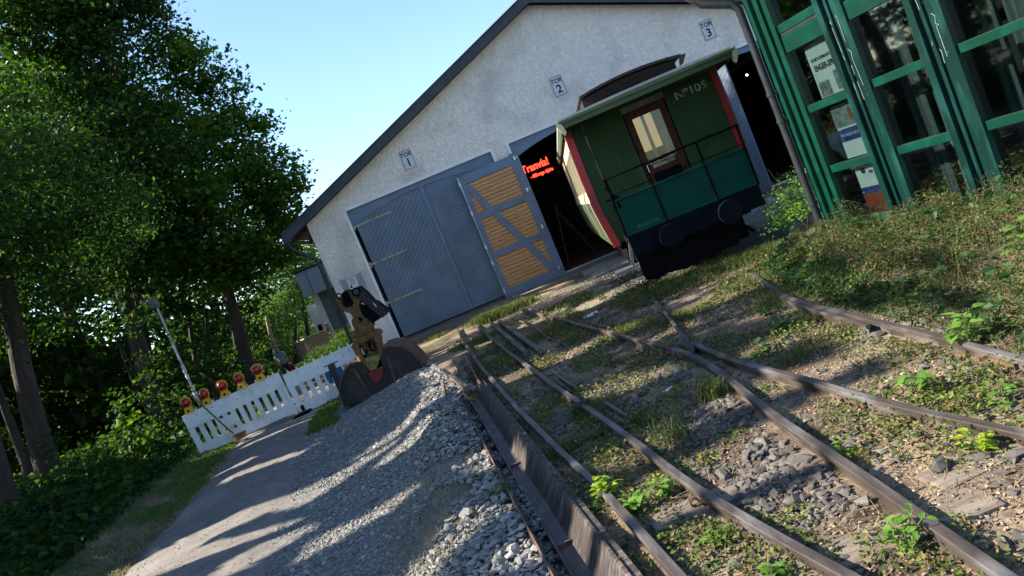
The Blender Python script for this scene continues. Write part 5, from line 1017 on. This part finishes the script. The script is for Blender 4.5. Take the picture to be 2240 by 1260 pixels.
# pale sunny trees in the glade
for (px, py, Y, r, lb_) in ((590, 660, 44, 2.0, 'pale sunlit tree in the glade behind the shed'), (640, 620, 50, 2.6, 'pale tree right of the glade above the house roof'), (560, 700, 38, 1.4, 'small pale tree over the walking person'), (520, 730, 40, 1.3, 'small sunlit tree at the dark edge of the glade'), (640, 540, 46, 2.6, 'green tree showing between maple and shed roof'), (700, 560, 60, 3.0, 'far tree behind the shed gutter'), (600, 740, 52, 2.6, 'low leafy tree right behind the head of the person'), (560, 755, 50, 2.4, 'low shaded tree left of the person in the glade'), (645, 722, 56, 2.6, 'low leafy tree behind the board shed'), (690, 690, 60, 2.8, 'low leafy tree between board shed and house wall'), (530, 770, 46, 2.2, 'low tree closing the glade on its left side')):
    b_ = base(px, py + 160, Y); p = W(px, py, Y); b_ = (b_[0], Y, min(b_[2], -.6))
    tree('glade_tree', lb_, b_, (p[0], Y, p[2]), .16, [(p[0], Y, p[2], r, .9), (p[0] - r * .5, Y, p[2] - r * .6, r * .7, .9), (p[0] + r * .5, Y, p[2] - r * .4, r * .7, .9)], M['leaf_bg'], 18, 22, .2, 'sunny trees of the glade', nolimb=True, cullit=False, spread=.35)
tb_ = base(622, 800, 36); tree('broken_tree', 'pale bare sunlit trunk standing above the walking person', (tb_[0] - .5, 36, -1.2), W(585, 690, 36), .17, [B(575, 680, 36, .7), B(600, 655, 36.5, .6)], M['leaf_bg'], 40, 20, .15, bark='barkpale', nolimb=True, cullit=False)
# trees of the wood beside and behind the camera, left of the frame: they shade the track
for (x, y, zc, lb_) in ((-10.5, 1.0, 6.0, 'a'), (-10.2, 4.5, 6.2, 'b'), (-10.6, 8.0, 6.0, 'c'), (-10.0, -2.5, 6, 'd'), (-12.5, 11.5, 6.5, 'e'), (-15.5, 6.0, 8.5, 'f'), (-15.5, 1.5, 8.5, 'g'), (-15, 14, 8.5, 'h'), (-17, 10, 9, 'i')):
    r = 2.5; bl = [(x, y, zc, r, 1.1), (x + .6, y + 1.4, zc - 2.2, 1.8, 1), (x - .4, y - 1.5, zc + 2.0, 1.9, 1), (x + .3, y - 1, zc - 2.6, 1.7, 1), (x, y + 1, zc + 2.4, 1.8, 1)]
    nm_ = {'a': 'wood tree left of the camera position', 'b': 'wood tree beside the path outside the frame', 'c': 'wood tree left of the path near the thick trunks, outside the frame', 'd': 'wood tree behind the camera position', 'e': 'wood tree just outside the left edge of the photo', 'f': 'second row wood tree beside the path, outside the frame', 'g': 'second row wood tree level with the camera', 'h': 'tall second row tree behind the leaning trunk', 'i': 'tall back row tree outside the left edge'}[lb_]
    tree('wood_tree', nm_, (x - .5, y, float(gz(x, y))), (x, y, zc + 2), .2, bl, M['leaf_dark'], 20, 18, .27, 'trees of the wood', nolimb=True, spread=.42)

# undergrowth at the foot of the wood
n = 15000; yy = rng.uniform(7.5, 19.5, n); dd = rng.gamma(2.2, .8, n); xx = xpl(yy) - 1.1 - dd; keep = dd < 5.5; xx, yy, dd = xx[keep], yy[keep], dd[keep]
hh = (.08 + .42 * sstep(.0, 1.6, dd) * fbm(xx * 1.4, yy * 1.4) * 1.8) * rng.uniform(.25, 1, len(xx)) ; P = np.stack([xx, yy, gz(xx, yy) + hh], 1)
P = np.repeat(P, 3, 0) + rng.normal(size=(len(P) * 3, 3)) * [.06, .06, .03]; V, Fc = leaves(P, .085, .45, .75); veg('undergrowth', V, Fc, M['leaf_nettle'], kind='stuff')
P = P[rng.random(len(P)) < .12]; V, Fc = leaves(P + [0, 0, .08], .15, .35, .8); veg('tall_undergrowth', V, Fc, M['leaf_beech'], kind='stuff')
n = 16000; yy = rng.uniform(6.5, 15, n); xx = xpl(yy) - np.abs(rng.normal(.55, .4, n)) + .1; P = np.stack([xx, yy, gz(xx, yy)], 1)[fbm(xx * 2.2 + 5, yy * 2) > .36 + .14 * sstep(11, 14, yy)]; V, Fc = blades(P, .045, .0035, 1.8); veg('dry_verge_grass', V, Fc, M['straw'], kind='stuff')
# saplings in the dark: small leafy shrubs as things of their own
for (px, py, Y, r, lb_, sz) in ((270, 935, 15.5, .55, 'bright sprig of large leaves in the dark behind the path verge', .16), (250, 700, 18, .9, 'leafy sapling above the bright sprig of leaves', .15), (110, 980, 14.5, .35, 'low leafy shoots at the foot of the leaning trunk', .12), (330, 860, 18, 1.0, 'shaded bush left of the white barrier', .13), (430, 780, 21, 1.2, 'dark bush behind the street lamp pole', .14), (450, 905, 17.6, .55, 'low dark bush right behind the barrier with the lamps, outer end', .10), (520, 875, 17.8, .5, 'low dark bush right behind the barrier with the lamps, inner end', .10), (520, 800, 26, 1.2, 'dark bush behind the warning lamps nearest the joint', .15), (560, 770, 29, .6, 'shaded bush left of the walking person', .13)):
    p = W(px, py, Y); g = float(gz(p[0], Y)); o = empty('shrub', (p[0], Y, g), lb_, 'shrub', 'shrubs at the edge of the wood'); bl = [(0, 0, p[2] - g, r, .8), (r * .4, 0, (p[2] - g) * .6, r * .8, .8)]
    P = cluster_pts(bl, 26 if r > .6 else 34, .16, 12, .3); V, Fc = leaves(P, sz, .4, .7); veg('foliage', V, Fc, M['leaf_maple'] if sz == .16 else M['leaf_beech'], parent=o)
    q = MB()
    for k in range(5): q.tube([(0, 0, -.1), (rnd.uniform(-r, r) * .3, rnd.uniform(-.2, .2), (p[2] - g) * .5), (rnd.uniform(-r, r) * .8, rnd.uniform(-.3, .3), (p[2] - g) + rnd.uniform(-.3, .3) * r)], [.02, .014, .005], 5)
    q.build('stem', M['bark'], o)
# grass verge, lawn, tufts
n = 9000; yy = rng.uniform(8, 19, n); xx = xpl(yy) - rng.gamma(1.5, .35, n) + .04; w_ = fbm(xx * 2, yy * 2) > .46 - .12 * sstep(11, 14, yy); P = np.stack([xx, yy, gz(xx, yy)], 1)[w_ & (xx < xpl(yy) + .02)]; V, Fc = blades(P, .07, .006, .6); veg('verge_grass', V, Fc, M['grass'], kind='stuff')
n = 42000; yy = rng.uniform(17, 46, n); xx = rng.uniform(-15, -4.4, n) - .3 * np.maximum(0, yy - 34); w_ = ((xx > xpr(yy) - .1) | (xx < xpl(yy) + .1)) & ~((yy > 19.8) & (xx > -4.6)); P = np.stack([xx, yy, gz(xx, yy)], 1)[w_]; V, Fc = blades(P, .10, .016, .5); veg('lawn', V, Fc, M['lawn'], kind='stuff')
n = 2600; yy = rng.uniform(12.6, 16.5, n); xx = xpr(yy) + rng.uniform(-.1, .55, n); P = np.stack([xx, yy, gz(xx, yy)], 1); P = P[xx < xpr(yy) + .3 + .25 * vnoise(yy * 2, yy * 0)]; V, Fc = blades(P, .09, .008, .6); veg('bank_grass', V, Fc, M['grass'], kind='stuff')
def near_rail(x, y):
    d = np.full(x.shape, 9.0)
    for R0 in (rA, rB, rC, rD, rE):
        a = np.array(R0); xr = np.interp(y, a[:, 1], a[:, 0]); d = np.minimum(d, np.where((y > a[0, 1]) & (y < a[-1, 1]), np.abs(x - xr), 9))
    return d
tuft = []
for px, py, r, n, h in ((1560, 870, .09, 170, .15), (1400, 925, .10, 110, .08), (1130, 770, .3, 300, .06), (1500, 620, .5, 1100, .10), (1560, 590, .5, 1300, .11), (1640, 570, .4, 1000, .11), (1440, 640, .35, 600, .08), (1095, 690, .45, 1200, .16), (1060, 700, .3, 700, .14), (1140, 670, .3, 700, .14), (1200, 730, .5, 600, .07), (1740, 790, .15, 70, .08), (1390, 720, .4, 500, .06), (1480, 700, .3, 400, .07), (1700, 660, .3, 400, .08), (1080, 800, .35, 500, .06), (1300, 900, .2, 220, .07), (1230, 990, .12, 150, .10), (1100, 1085, .07, 120, .10), (1065, 1050, .06, 60, .08), (900, 720, .4, 500, .08), (960, 735, .3, 300, .09), (1480, 965, .1, 60, .16), (1650, 620, .3, 400, .09)):
    g = G(px, py, -.08); a = rng.normal(size=(n, 2)) * r * .55; x = g[0] + a[:, 0]; y = g[1] + a[:, 1]; P = np.stack([x, y, gz(x, y)], 1); P = np.concatenate([P, P + rng.normal(size=P.shape) * [.03, .03, 0]]); V, Fc = blades(P, h, .0016 + .0003 * g[1], .9); tuft.append(V)
V = np.concatenate(tuft); veg('grass_tufts', V, bladefaces(len(V) // 6), M['tuft'], kind='stuff')
n = 2600; xx = -1.15 + rng.normal(size=n) * .28; yy = 5.6 + rng.normal(size=n) * .9; P = np.stack([xx, yy, gz(xx, yy)], 1); V, Fc = blades(P, .06, .0018, 1.4); veg('dry_grass_patch', V, Fc, M['straw'], kind='stuff')
# dry straw and twigs on the track bed
n = 9000; yy = rng.uniform(1.8, 11, n); xx = rng.uniform(-.9, 3.2, n); w_ = (xx > xch(yy) + .2) & (fbm(xx * 2, yy * 2 + 9) > .45) & (near_rail(xx, yy) > .05); P = np.stack([xx, yy, gz(xx, yy) + .012], 1)[w_]; n = len(P); a = rng.uniform(0, np.pi, n); l = rng.uniform(.02, .10, n)
d = np.stack([np.cos(a) * l, np.sin(a) * l, rng.uniform(-.01, .03, n)], 1); s_ = np.stack([-np.sin(a), np.cos(a), a * 0], 1) * .0016; V = np.stack([P - d - s_, P - d + s_, P + d + s_, P + d - s_], 1).reshape(-1, 3); veg('straw_litter', V, np.arange(4 * n).reshape(-1, 4), M['straw'], kind='stuff')
# dry brown leaf litter and crumbs of bark
n = 42000; yy = 1.7 + 9 * rng.random(n) ** 1.3; xx = rng.uniform(-.9, 3.3, n); w_ = (xx > xch(yy) + .26) & (fbm(xx * 2.4 + 7, yy * 2.1) > .40) & (near_rail(xx, yy) > .045); P = np.stack([xx, yy, gz(xx, yy) + .006], 1)[w_]; V, Fc = leaves(P, .016 + .0012 * P[:, 1], .7, .6); veg('leaf_litter', V, Fc, M['litter'], kind='stuff')
# creeping leaves between the rails
n = 90000; yy = 1.9 + 12.5 * rng.random(n) ** 1.25; xx = rng.uniform(-1.6, 3.3, n); f_ = fbm(xx * 1.9 + 4, yy * 1.5); w_ = (xx > xch(yy) + .22) & (f_ > .505 - .07 * sstep(1.8, 2.6, xx) - .05 * (np.abs(near_rail(xx, yy) - .1) < .06)) & (near_rail(xx, yy) > .045) & ~((xx > 1.4) & (yy > 12.5))
xx, yy, f_ = xx[w_], yy[w_], f_[w_]; P = np.stack([xx, yy, gz(xx, yy) + .01 + rng.random(len(xx)) ** 2 * .10 * sstep(.5, .6, f_)], 1); V, Fc = leaves(P, .021 + .0016 * P[:, 1], .5, .7); veg('ground_cover', V, Fc, M['leaf_ground'], kind='stuff')
# overgrown bank in front of the green building
n = 100000; yy = rng.uniform(1.2, 9.6, n); u_ = rng.random(n); xe = np.interp(yy, [0, 4, 7.2, 9.5], [2.42, 2.46, 2.6, 3.0]); xx = xe + u_ * (xwall(yy) - .1 - xe); t_ = (xx - xe) / .7
cl = np.clip((fbm(xx * 3.1, yy * 3.1, 3) - .3) * 2.4, 0, 1.2); hh = (.03 + .36 * sstep(0, 1, t_) * (.15 + cl)) * rng.random(n) ** .5; P = np.stack([xx, yy, gz(xx, yy) + hh], 1); sz = (.016 + .0020 * P[:, 1]) * np.where(fbm(xx * 5, yy * 5, 2) > .42, 1.25, .75)
hi = (hh > .10) & (rng.random(n) < .75); V, Fc = leaves(P[~hi], sz[~hi], .45, .65); veg('bank_leaves', V, Fc, M['leaf_bank'], kind='stuff'); V, Fc = leaves(P[hi], sz[hi] * .8, .2, .55); veg('bank_seed_heads', V, Fc, M['leaf_rusty'], kind='stuff')
Pb = P
n = 3500; yy = rng.uniform(2.0, 9.4, n); xe = np.interp(yy, [0, 4, 7.2, 9.5], [2.5, 2.5, 2.7, 3.1]); xx = xe + .3 + rng.random(n) * (xwall(yy) - .4 - xe); P = np.stack([xx, yy, gz(xx, yy)], 1); V, Fc = blades(P, .36 * np.clip(fbm(P[:, 0] * 2, P[:, 1] * 2) * 2 - .3, .2, 1), .0022, .7); veg('bank_stems', V, Fc, M['leaf_rusty'], kind='stuff')
P3 = Pb[rng.random(len(Pb)) < .022] + [0, 0, .05]; V, Fc = leaves(P3, .045 + .004 * P3[:, 1], .5, .7); veg('bank_broad_leaves', V, Fc, M['leaf_nettle'], kind='stuff')
# bush at the corner of the green building
p = W(1752, 465, 10.6); g = float(gz(p[0], 10.6)); o = empty('bush', (p[0], 10.6, g), 'leafy green bush at the foot of the green building corner', 'bush'); P = cluster_pts([(0, 0, .45, .38, 1), (.2, .2, .65, .28, 1), (-.25, .1, .28, .3, .8), (.1, -.3, .3, .35, .8), (-.05, .3, .35, .35, .9)], 300, .07, 9, .3); V, Fc = leaves(P, .05, .35, .55); veg('foliage', V, Fc, M['leaf_weed'], parent=o)
q = MB()
for k in range(9): q.tube([(0, 0, -.1), (rnd.uniform(-.15, .15), rnd.uniform(-.1, .1), .4), (rnd.uniform(-.4, .3), rnd.uniform(-.2, .2), rnd.uniform(.6, 1.05))], [.008, .006, .003], 5)
q.build('stem', M['bark'], o)

# creeping bright weeds along the rails
CW = []
for px, py, r_, n, h_ in ((1380, 1110, .16, 260, .07), (1460, 1060, .14, 200, .06), (1540, 1010, .10, 120, .05), (1600, 1190, .14, 220, .05), (1700, 1240, .14, 160, .05), (1450, 1200, .10, 120, .05), (1560, 1180, .08, 90, .06), (1960, 1210, .14, 260, .07), (2040, 1240, .10, 120, .05), (2150, 900, .25, 420, .08), (2050, 870, .2, 260, .07), (2220, 960, .12, 120, .06), (1960, 940, .15, 160, .05), (1870, 1010, .1, 120, .05), (2180, 820, .25, 380, .09), (1950, 780, .25, 260, .07), (1760, 700, .3, 360, .08), (1850, 740, .25, 220, .07), (1690, 640, .35, 300, .08), (1300, 930, .2, 260, .06), (1230, 880, .2, 200, .05), (1330, 1000, .15, 180, .05), (1180, 920, .15, 150, .05), (1480, 860, .15, 120, .04), (1420, 800, .3, 200, .04), (1600, 960, .1, 80, .04), (1750, 1130, .1, 90, .04), (2080, 1170, .12, 120, .05), (2200, 1230, .12, 120, .05), (1150, 1030, .08, 70, .05), (1260, 1200, .05, 50, .05)):
    g = G(px, py, -.08); a_ = rng.normal(size=(n, 2)) * r_ * .55; x = g[0] + a_[:, 0]; y = g[1] + a_[:, 1] * 1.3; CW.append(np.stack([x, y, gz(x, y) + .012 + rng.random(n) * h_ * np.exp(-((a_ / r_) ** 2).sum(1))], 1))
P = np.concatenate(CW); P = P[near_rail(P[:, 0], P[:, 1]) > .02]; P = P[rng.random(len(P)) < .75]; V, Fc = leaves(P, (.018 + .0020 * P[:, 1]) * rng.choice([.7, 1, 1.4], len(P)), .4, .7); veg('creeping_weeds', V, Fc, M['leaf_creep'], kind='stuff')
# single weeds with big leaves
def weed(loc, r, h, nl, lm, label, ls=.075, lobed=False):
    o = empty('weed', loc, label, 'weed', 'leafy weeds on the track bed'); st_ = MB(); V = []; Fc = []; ns = max(2, nl // 6)
    for s in range(ns):
        a = rnd.uniform(0, 6.28); ex, ey = r * math.cos(a) * rnd.uniform(.2, .8), r * math.sin(a) * rnd.uniform(.2, .8); hz_ = h * rnd.uniform(.55, 1); pts = [Vector((0, 0, -.03)), Vector((ex * .4, ey * .4, hz_ * .6)), Vector((ex, ey, hz_))]; st_.tube(pts, [.004, .003, .002], 5)
        for l in range(nl // ns + 1):
            t = .35 + .65 * l / (nl / ns); c0 = pts[0].lerp(pts[1], t / .6) if t < .6 else pts[1].lerp(pts[2], (t - .6) / .4); b_ = rnd.uniform(0, 6.28); ln = ls * rnd.uniform(.6, 1.25); dv = Vector((math.cos(b_), math.sin(b_), rnd.uniform(-.1, .5))).normalized(); sv = dv.cross(Vector((rnd.uniform(-.3, .3), rnd.uniform(-.3, .3), 1))).normalized(); nv = sv.cross(dv); pet = c0 + dv * ln * .35; st_.tube([c0, pet], .0015, 4)
            if lobed: prof = [(0, 0), (-.12, .42), (.22, .34), (.28, .62), (.52, .32), (.78, .36), (1.1, 0)]
            else: prof = [(0, 0), (.1, .22), (.35, .34), (.65, .28), (.9, .1), (1.05, 0)]
            k0 = len(V); V += [pet + dv * ln * x + nv * (-.25 * x * x) * ln for x in (0, .35, .7, prof[-1][0])]; n0 = 4
            for sg in (-1, 1):
                kk = len(V); V += [pet + dv * ln * x + sv * ln * y * sg + nv * ln * (.14 * y - .25 * x * x) for x, y in prof[1:-1]]; m_ = len(prof) - 2
                ring = [k0] + list(range(kk, kk + m_)) + [k0 + 3, k0 + 2, k0 + 1]; Fc.append(tuple(ring if sg > 0 else ring[::-1]))
    me = bpy.data.meshes.new('leaves'); me.from_pydata([tuple(v) for v in V], [], Fc); me.materials.append(lm); ob = bpy.data.objects.new('leaves', me); C.objects.link(ob); ob.parent = o; st_.build('stem', M['leaf_weed'], o); return o
for px, py, z, r, h, nl, lm, lb_, ls, lo in ((1330, 1090, -.05, .13, .14, 26, 'leaf_yellow', 'bright yellow-green lobed weed covering the leftmost rail', .055, True), (1400, 1120, -.08, .15, .12, 34, 'leaf_weed', 'dense green weed patch right of the yellow-green weed', .045, True), (1470, 1080, -.08, .12, .09, 22, 'leaf_weed', 'low leafy weed left of the second rail near the bottom', .04, True), (1275, 905, -.08, .14, .12, 30, 'leaf_nettle', 'dark green weed clump growing over the second rail', .055, False), (1310, 960, -.08, .2, .08, 34, 'leaf_nettle', 'low dark green weed between the two left rails', .045, False),
        (2020, 830, .0, .12, .12, 22, 'leaf_weed', 'fresh light green weed right of the branching rail', .075, False), (2115, 715, .05, .14, .15, 26, 'leaf_weed', 'fresh light green weed at the foot of the bank by the right rail', .085, False), (1838, 985, -.05, .05, .09, 10, 'leaf_weed', 'small single weed beside the bending rail', .055, False), (2130, 955, .0, .09, .08, 18, 'leaf_yellow', 'glowing yellow weed leaves in front of the branching rail', .06, False),
        (1985, 1190, -.05, .12, .12, 30, 'leaf_weed', 'lush weed growing over the bending rail near the bottom right', .05, False), (1580, 1195, -.08, .10, .06, 22, 'leaf_weed', 'low sunlit weed between the second and the bending rail', .045, False), (1670, 775, -.08, .08, .10, 7, 'leaf_nettle', 'dark broad-leaved weed beyond the branching rail', .09, False), (1730, 720, -.08, .2, .12, 30, 'leaf_nettle', 'green weed clump left of the check rail', .07, False), (1680, 690, -.08, .12, .08, 16, 'leaf_nettle', 'low broad-leaved weed near the start of the right rail', .08, False),
        (2050, 620, .12, .1, .2, 10, 'leaf_nettle', 'solitary pale-leaved weed on the bank below the green columns', .09, False), (2225, 500, .25, .1, .18, 10, 'leaf_weed', 'broad leaf weed on the bank at the right edge', .11, True), (1830, 480, .15, .06, .2, 8, 'leaf_weed', 'small weed at the glass front below the red poster', .08, False), (1400, 870, -.08, .10, .05, 14, 'leaf_nettle', 'tiny dark weed beside the short check rail', .04, False), (2190, 850, 0, .15, .08, 20, 'leaf_weed', 'weed patch at the right edge below the rightmost rail', .05, False),
        (1250, 1140, -.08, .05, .06, 8, 'leaf_weed', 'little weed between channel beam and leftmost rail', .04, False), (1300, 1130, -.08, .08, .08, 16, 'leaf_nettle', 'green weed under the yellow-green weed by the channel beam', .04, True), (1700, 1262, -.08, .1, .06, 16, 'leaf_weed', 'weed patch cut by the bottom edge between two rails', .045, True)):
    x, y, _ = G(px, py, z); weed((x, y, float(gz(x, y))), r, h + max(0, z + .08) * .6, nl, M[lm], lb_, ls, lo)

# ================================================================ STONES
def stones(name, xs_, ys_, zs_, sz, m, flat=.7):
    bm = bmesh.new(); bmesh.ops.create_icosphere(bm, subdivisions=1, radius=.5); bv = np.array([v.co[:] for v in bm.verts]); bf = np.array([[v.index for v in f.verts] for f in bm.faces]); bm.free(); n = len(xs_); nv = len(bv)
    base_ = []
    for k in range(12): j = bv * rng.uniform(.5, 1.2, (nv, 1)) * [1, rng.uniform(.5, .9), rng.uniform(.28, .62)]; base_.append(j)
    base_ = np.array(base_)[rng.integers(0, 12, n)]; a = rng.uniform(0, 2 * np.pi, n); c_, s_ = np.cos(a), np.sin(a); t = rng.normal(0, .35, n); ct, st2 = np.cos(t), np.sin(t)
    X = base_[..., 0]; Y = base_[..., 1]; Z = base_[..., 2]; Y2 = Y * ct[:, None] - Z * st2[:, None]; Z2 = Y * st2[:, None] + Z * ct[:, None]; X3 = X * c_[:, None] - Y2 * s_[:, None]; Y3 = X * s_[:, None] + Y2 * c_[:, None]
    V = np.stack([X3, Y3, Z2], -1) * np.asarray(sz)[:, None, None] + np.stack([xs_, ys_, zs_], -1)[:, None, :]
    Fc = (bf[None] + (np.arange(n) * nv)[:, None, None]).reshape(-1, 3); return tag(link_np(name, V.reshape(-1, 3), Fc, m), kind='stuff')
n = 46000; yy = 2.0 + 12.3 * rng.random(n) ** 1.35; xr0 = xpr(yy) - .16 * rng.random(n); xc0 = np.where(yy < 9.3, xch(yy) - .01, np.where(yy < 11.5, xch(yy) + .25, xch(11.5) - (yy - 11.5) * .2)); u = rng.random(n); xx = xr0 + (xc0 - xr0) * u ** .85
bare = fbm(xx * 2.3, yy * 2.3) + .12 * u - .35 * np.exp(-(((xx + 1.15) / .33) ** 2 + ((yy - 5.6) / 1.3) ** 2)); w_ = bare > .40; xx, yy, u = xx[w_], yy[w_], u[w_]; big = sstep(.55, .95, u); sz = rng.gamma(3, .0058, len(xx)) * (1 + 1.3 * big) + .005 + .0011 * yy; zz = gz(xx, yy) + sz * .12 + .05 * big * rng.random(len(xx)) * (yy < 10)
stones('gravel', xx, yy, zz, sz, M['gravel'])
n = 14000; yy = 1.9 + 9.5 * rng.random(n) ** 1.3; xx = rng.uniform(-.9, 2.6, n); w_ = (xx > xch(yy) + .24) & (fbm(xx * 1.6, yy * 1.3 + 3) < .53) & (near_rail(xx, yy) > .06); xx, yy = xx[w_], yy[w_]; sz = rng.gamma(1.6, .017, len(xx)) + .009; stones('ballast', xx, yy, gz(xx, yy) + sz * .05, sz, M['ballast'])
n = 9000; yy = rng.uniform(5, 16, n); xx = xpl(yy) + rng.random(n) * (xpr(yy) - xpl(yy)); sz = rng.gamma(1.6, .004, n) + .004; stones('path_grit', xx, yy, gz(xx, yy) - .008 + .044 * np.clip(np.sin(np.pi * (xx - xpl(yy)) / (xpr(yy) - xpl(yy))), 0, 1) ** .5, sz, M['gravel'])
n = 5000; yy = rng.uniform(12.3, 16.6, n); xx = rng.uniform(-.1, 3.5, n) ; sz = rng.gamma(2.5, .009, n) + .01; w_ = (xx > .15 * (15 - yy)) & (np.abs(xx - 3) > 0); stones('yard_gravel', xx[w_], yy[w_], gz(xx[w_], yy[w_]) + .003, sz[w_], M['gravel'])
n = 2200; yy = 2.2 + 6.9 * rng.random(n) ** 1.2; xx = xch(yy) + rng.random(n) * .115; w_ = fbm(xx * 3, yy * 2.2) > .40; xx, yy = xx[w_], yy[w_]; sz = rng.gamma(2.5, .009, len(xx)) + .008; stones('channel_stones', xx, yy, -.20 + .08 * rng.random(len(xx)) * (fbm(yy * 1.5, yy * 0) > .5), sz, M['gravel'])
n = 2600; yy = rng.uniform(3.2, 7.5, n); t = rng.random(n); a_, b2_ = np.interp(yy, [2.3, 8.25], [.80, -.07]), np.interp(yy, [2.31, 5.61, 8.5], [1.12, 1.23, .98]); xx = a_ + .07 + t * (b2_ - a_ - .14); w_ = (fbm(xx * 2.6, yy * 2 + 5) > .42); xx, yy = xx[w_], yy[w_]; sz = rng.gamma(3, .0115, len(xx)) + .014; stones('track_ballast', xx, yy, gz(xx, yy) + sz * .12, sz, M['ballast'])
# coiled rail springs by the second rail
x, y, _ = G(1530, 1100, -.06)
for k, (dx, dy, lb_) in enumerate(((0, 0, 'left rusty coil spring washer beside the second rail'), (.05, -.03, 'middle rusty coil spring washer beside the second rail'), (.1, -.06, 'right rusty coil spring washer beside the second rail'))):
    q = MB(); q.tube([(.022 * math.cos(t), .006 * t / 3, .022 * math.sin(t)) for t in np.linspace(0, 18, 60)], .004, 5); o = q.build('coil_spring', M['rust'], None, True); o.location = (x - .02 + dx, y + dy, -.055); tag(o, lb_, 'spring', 'rusty coil springs')
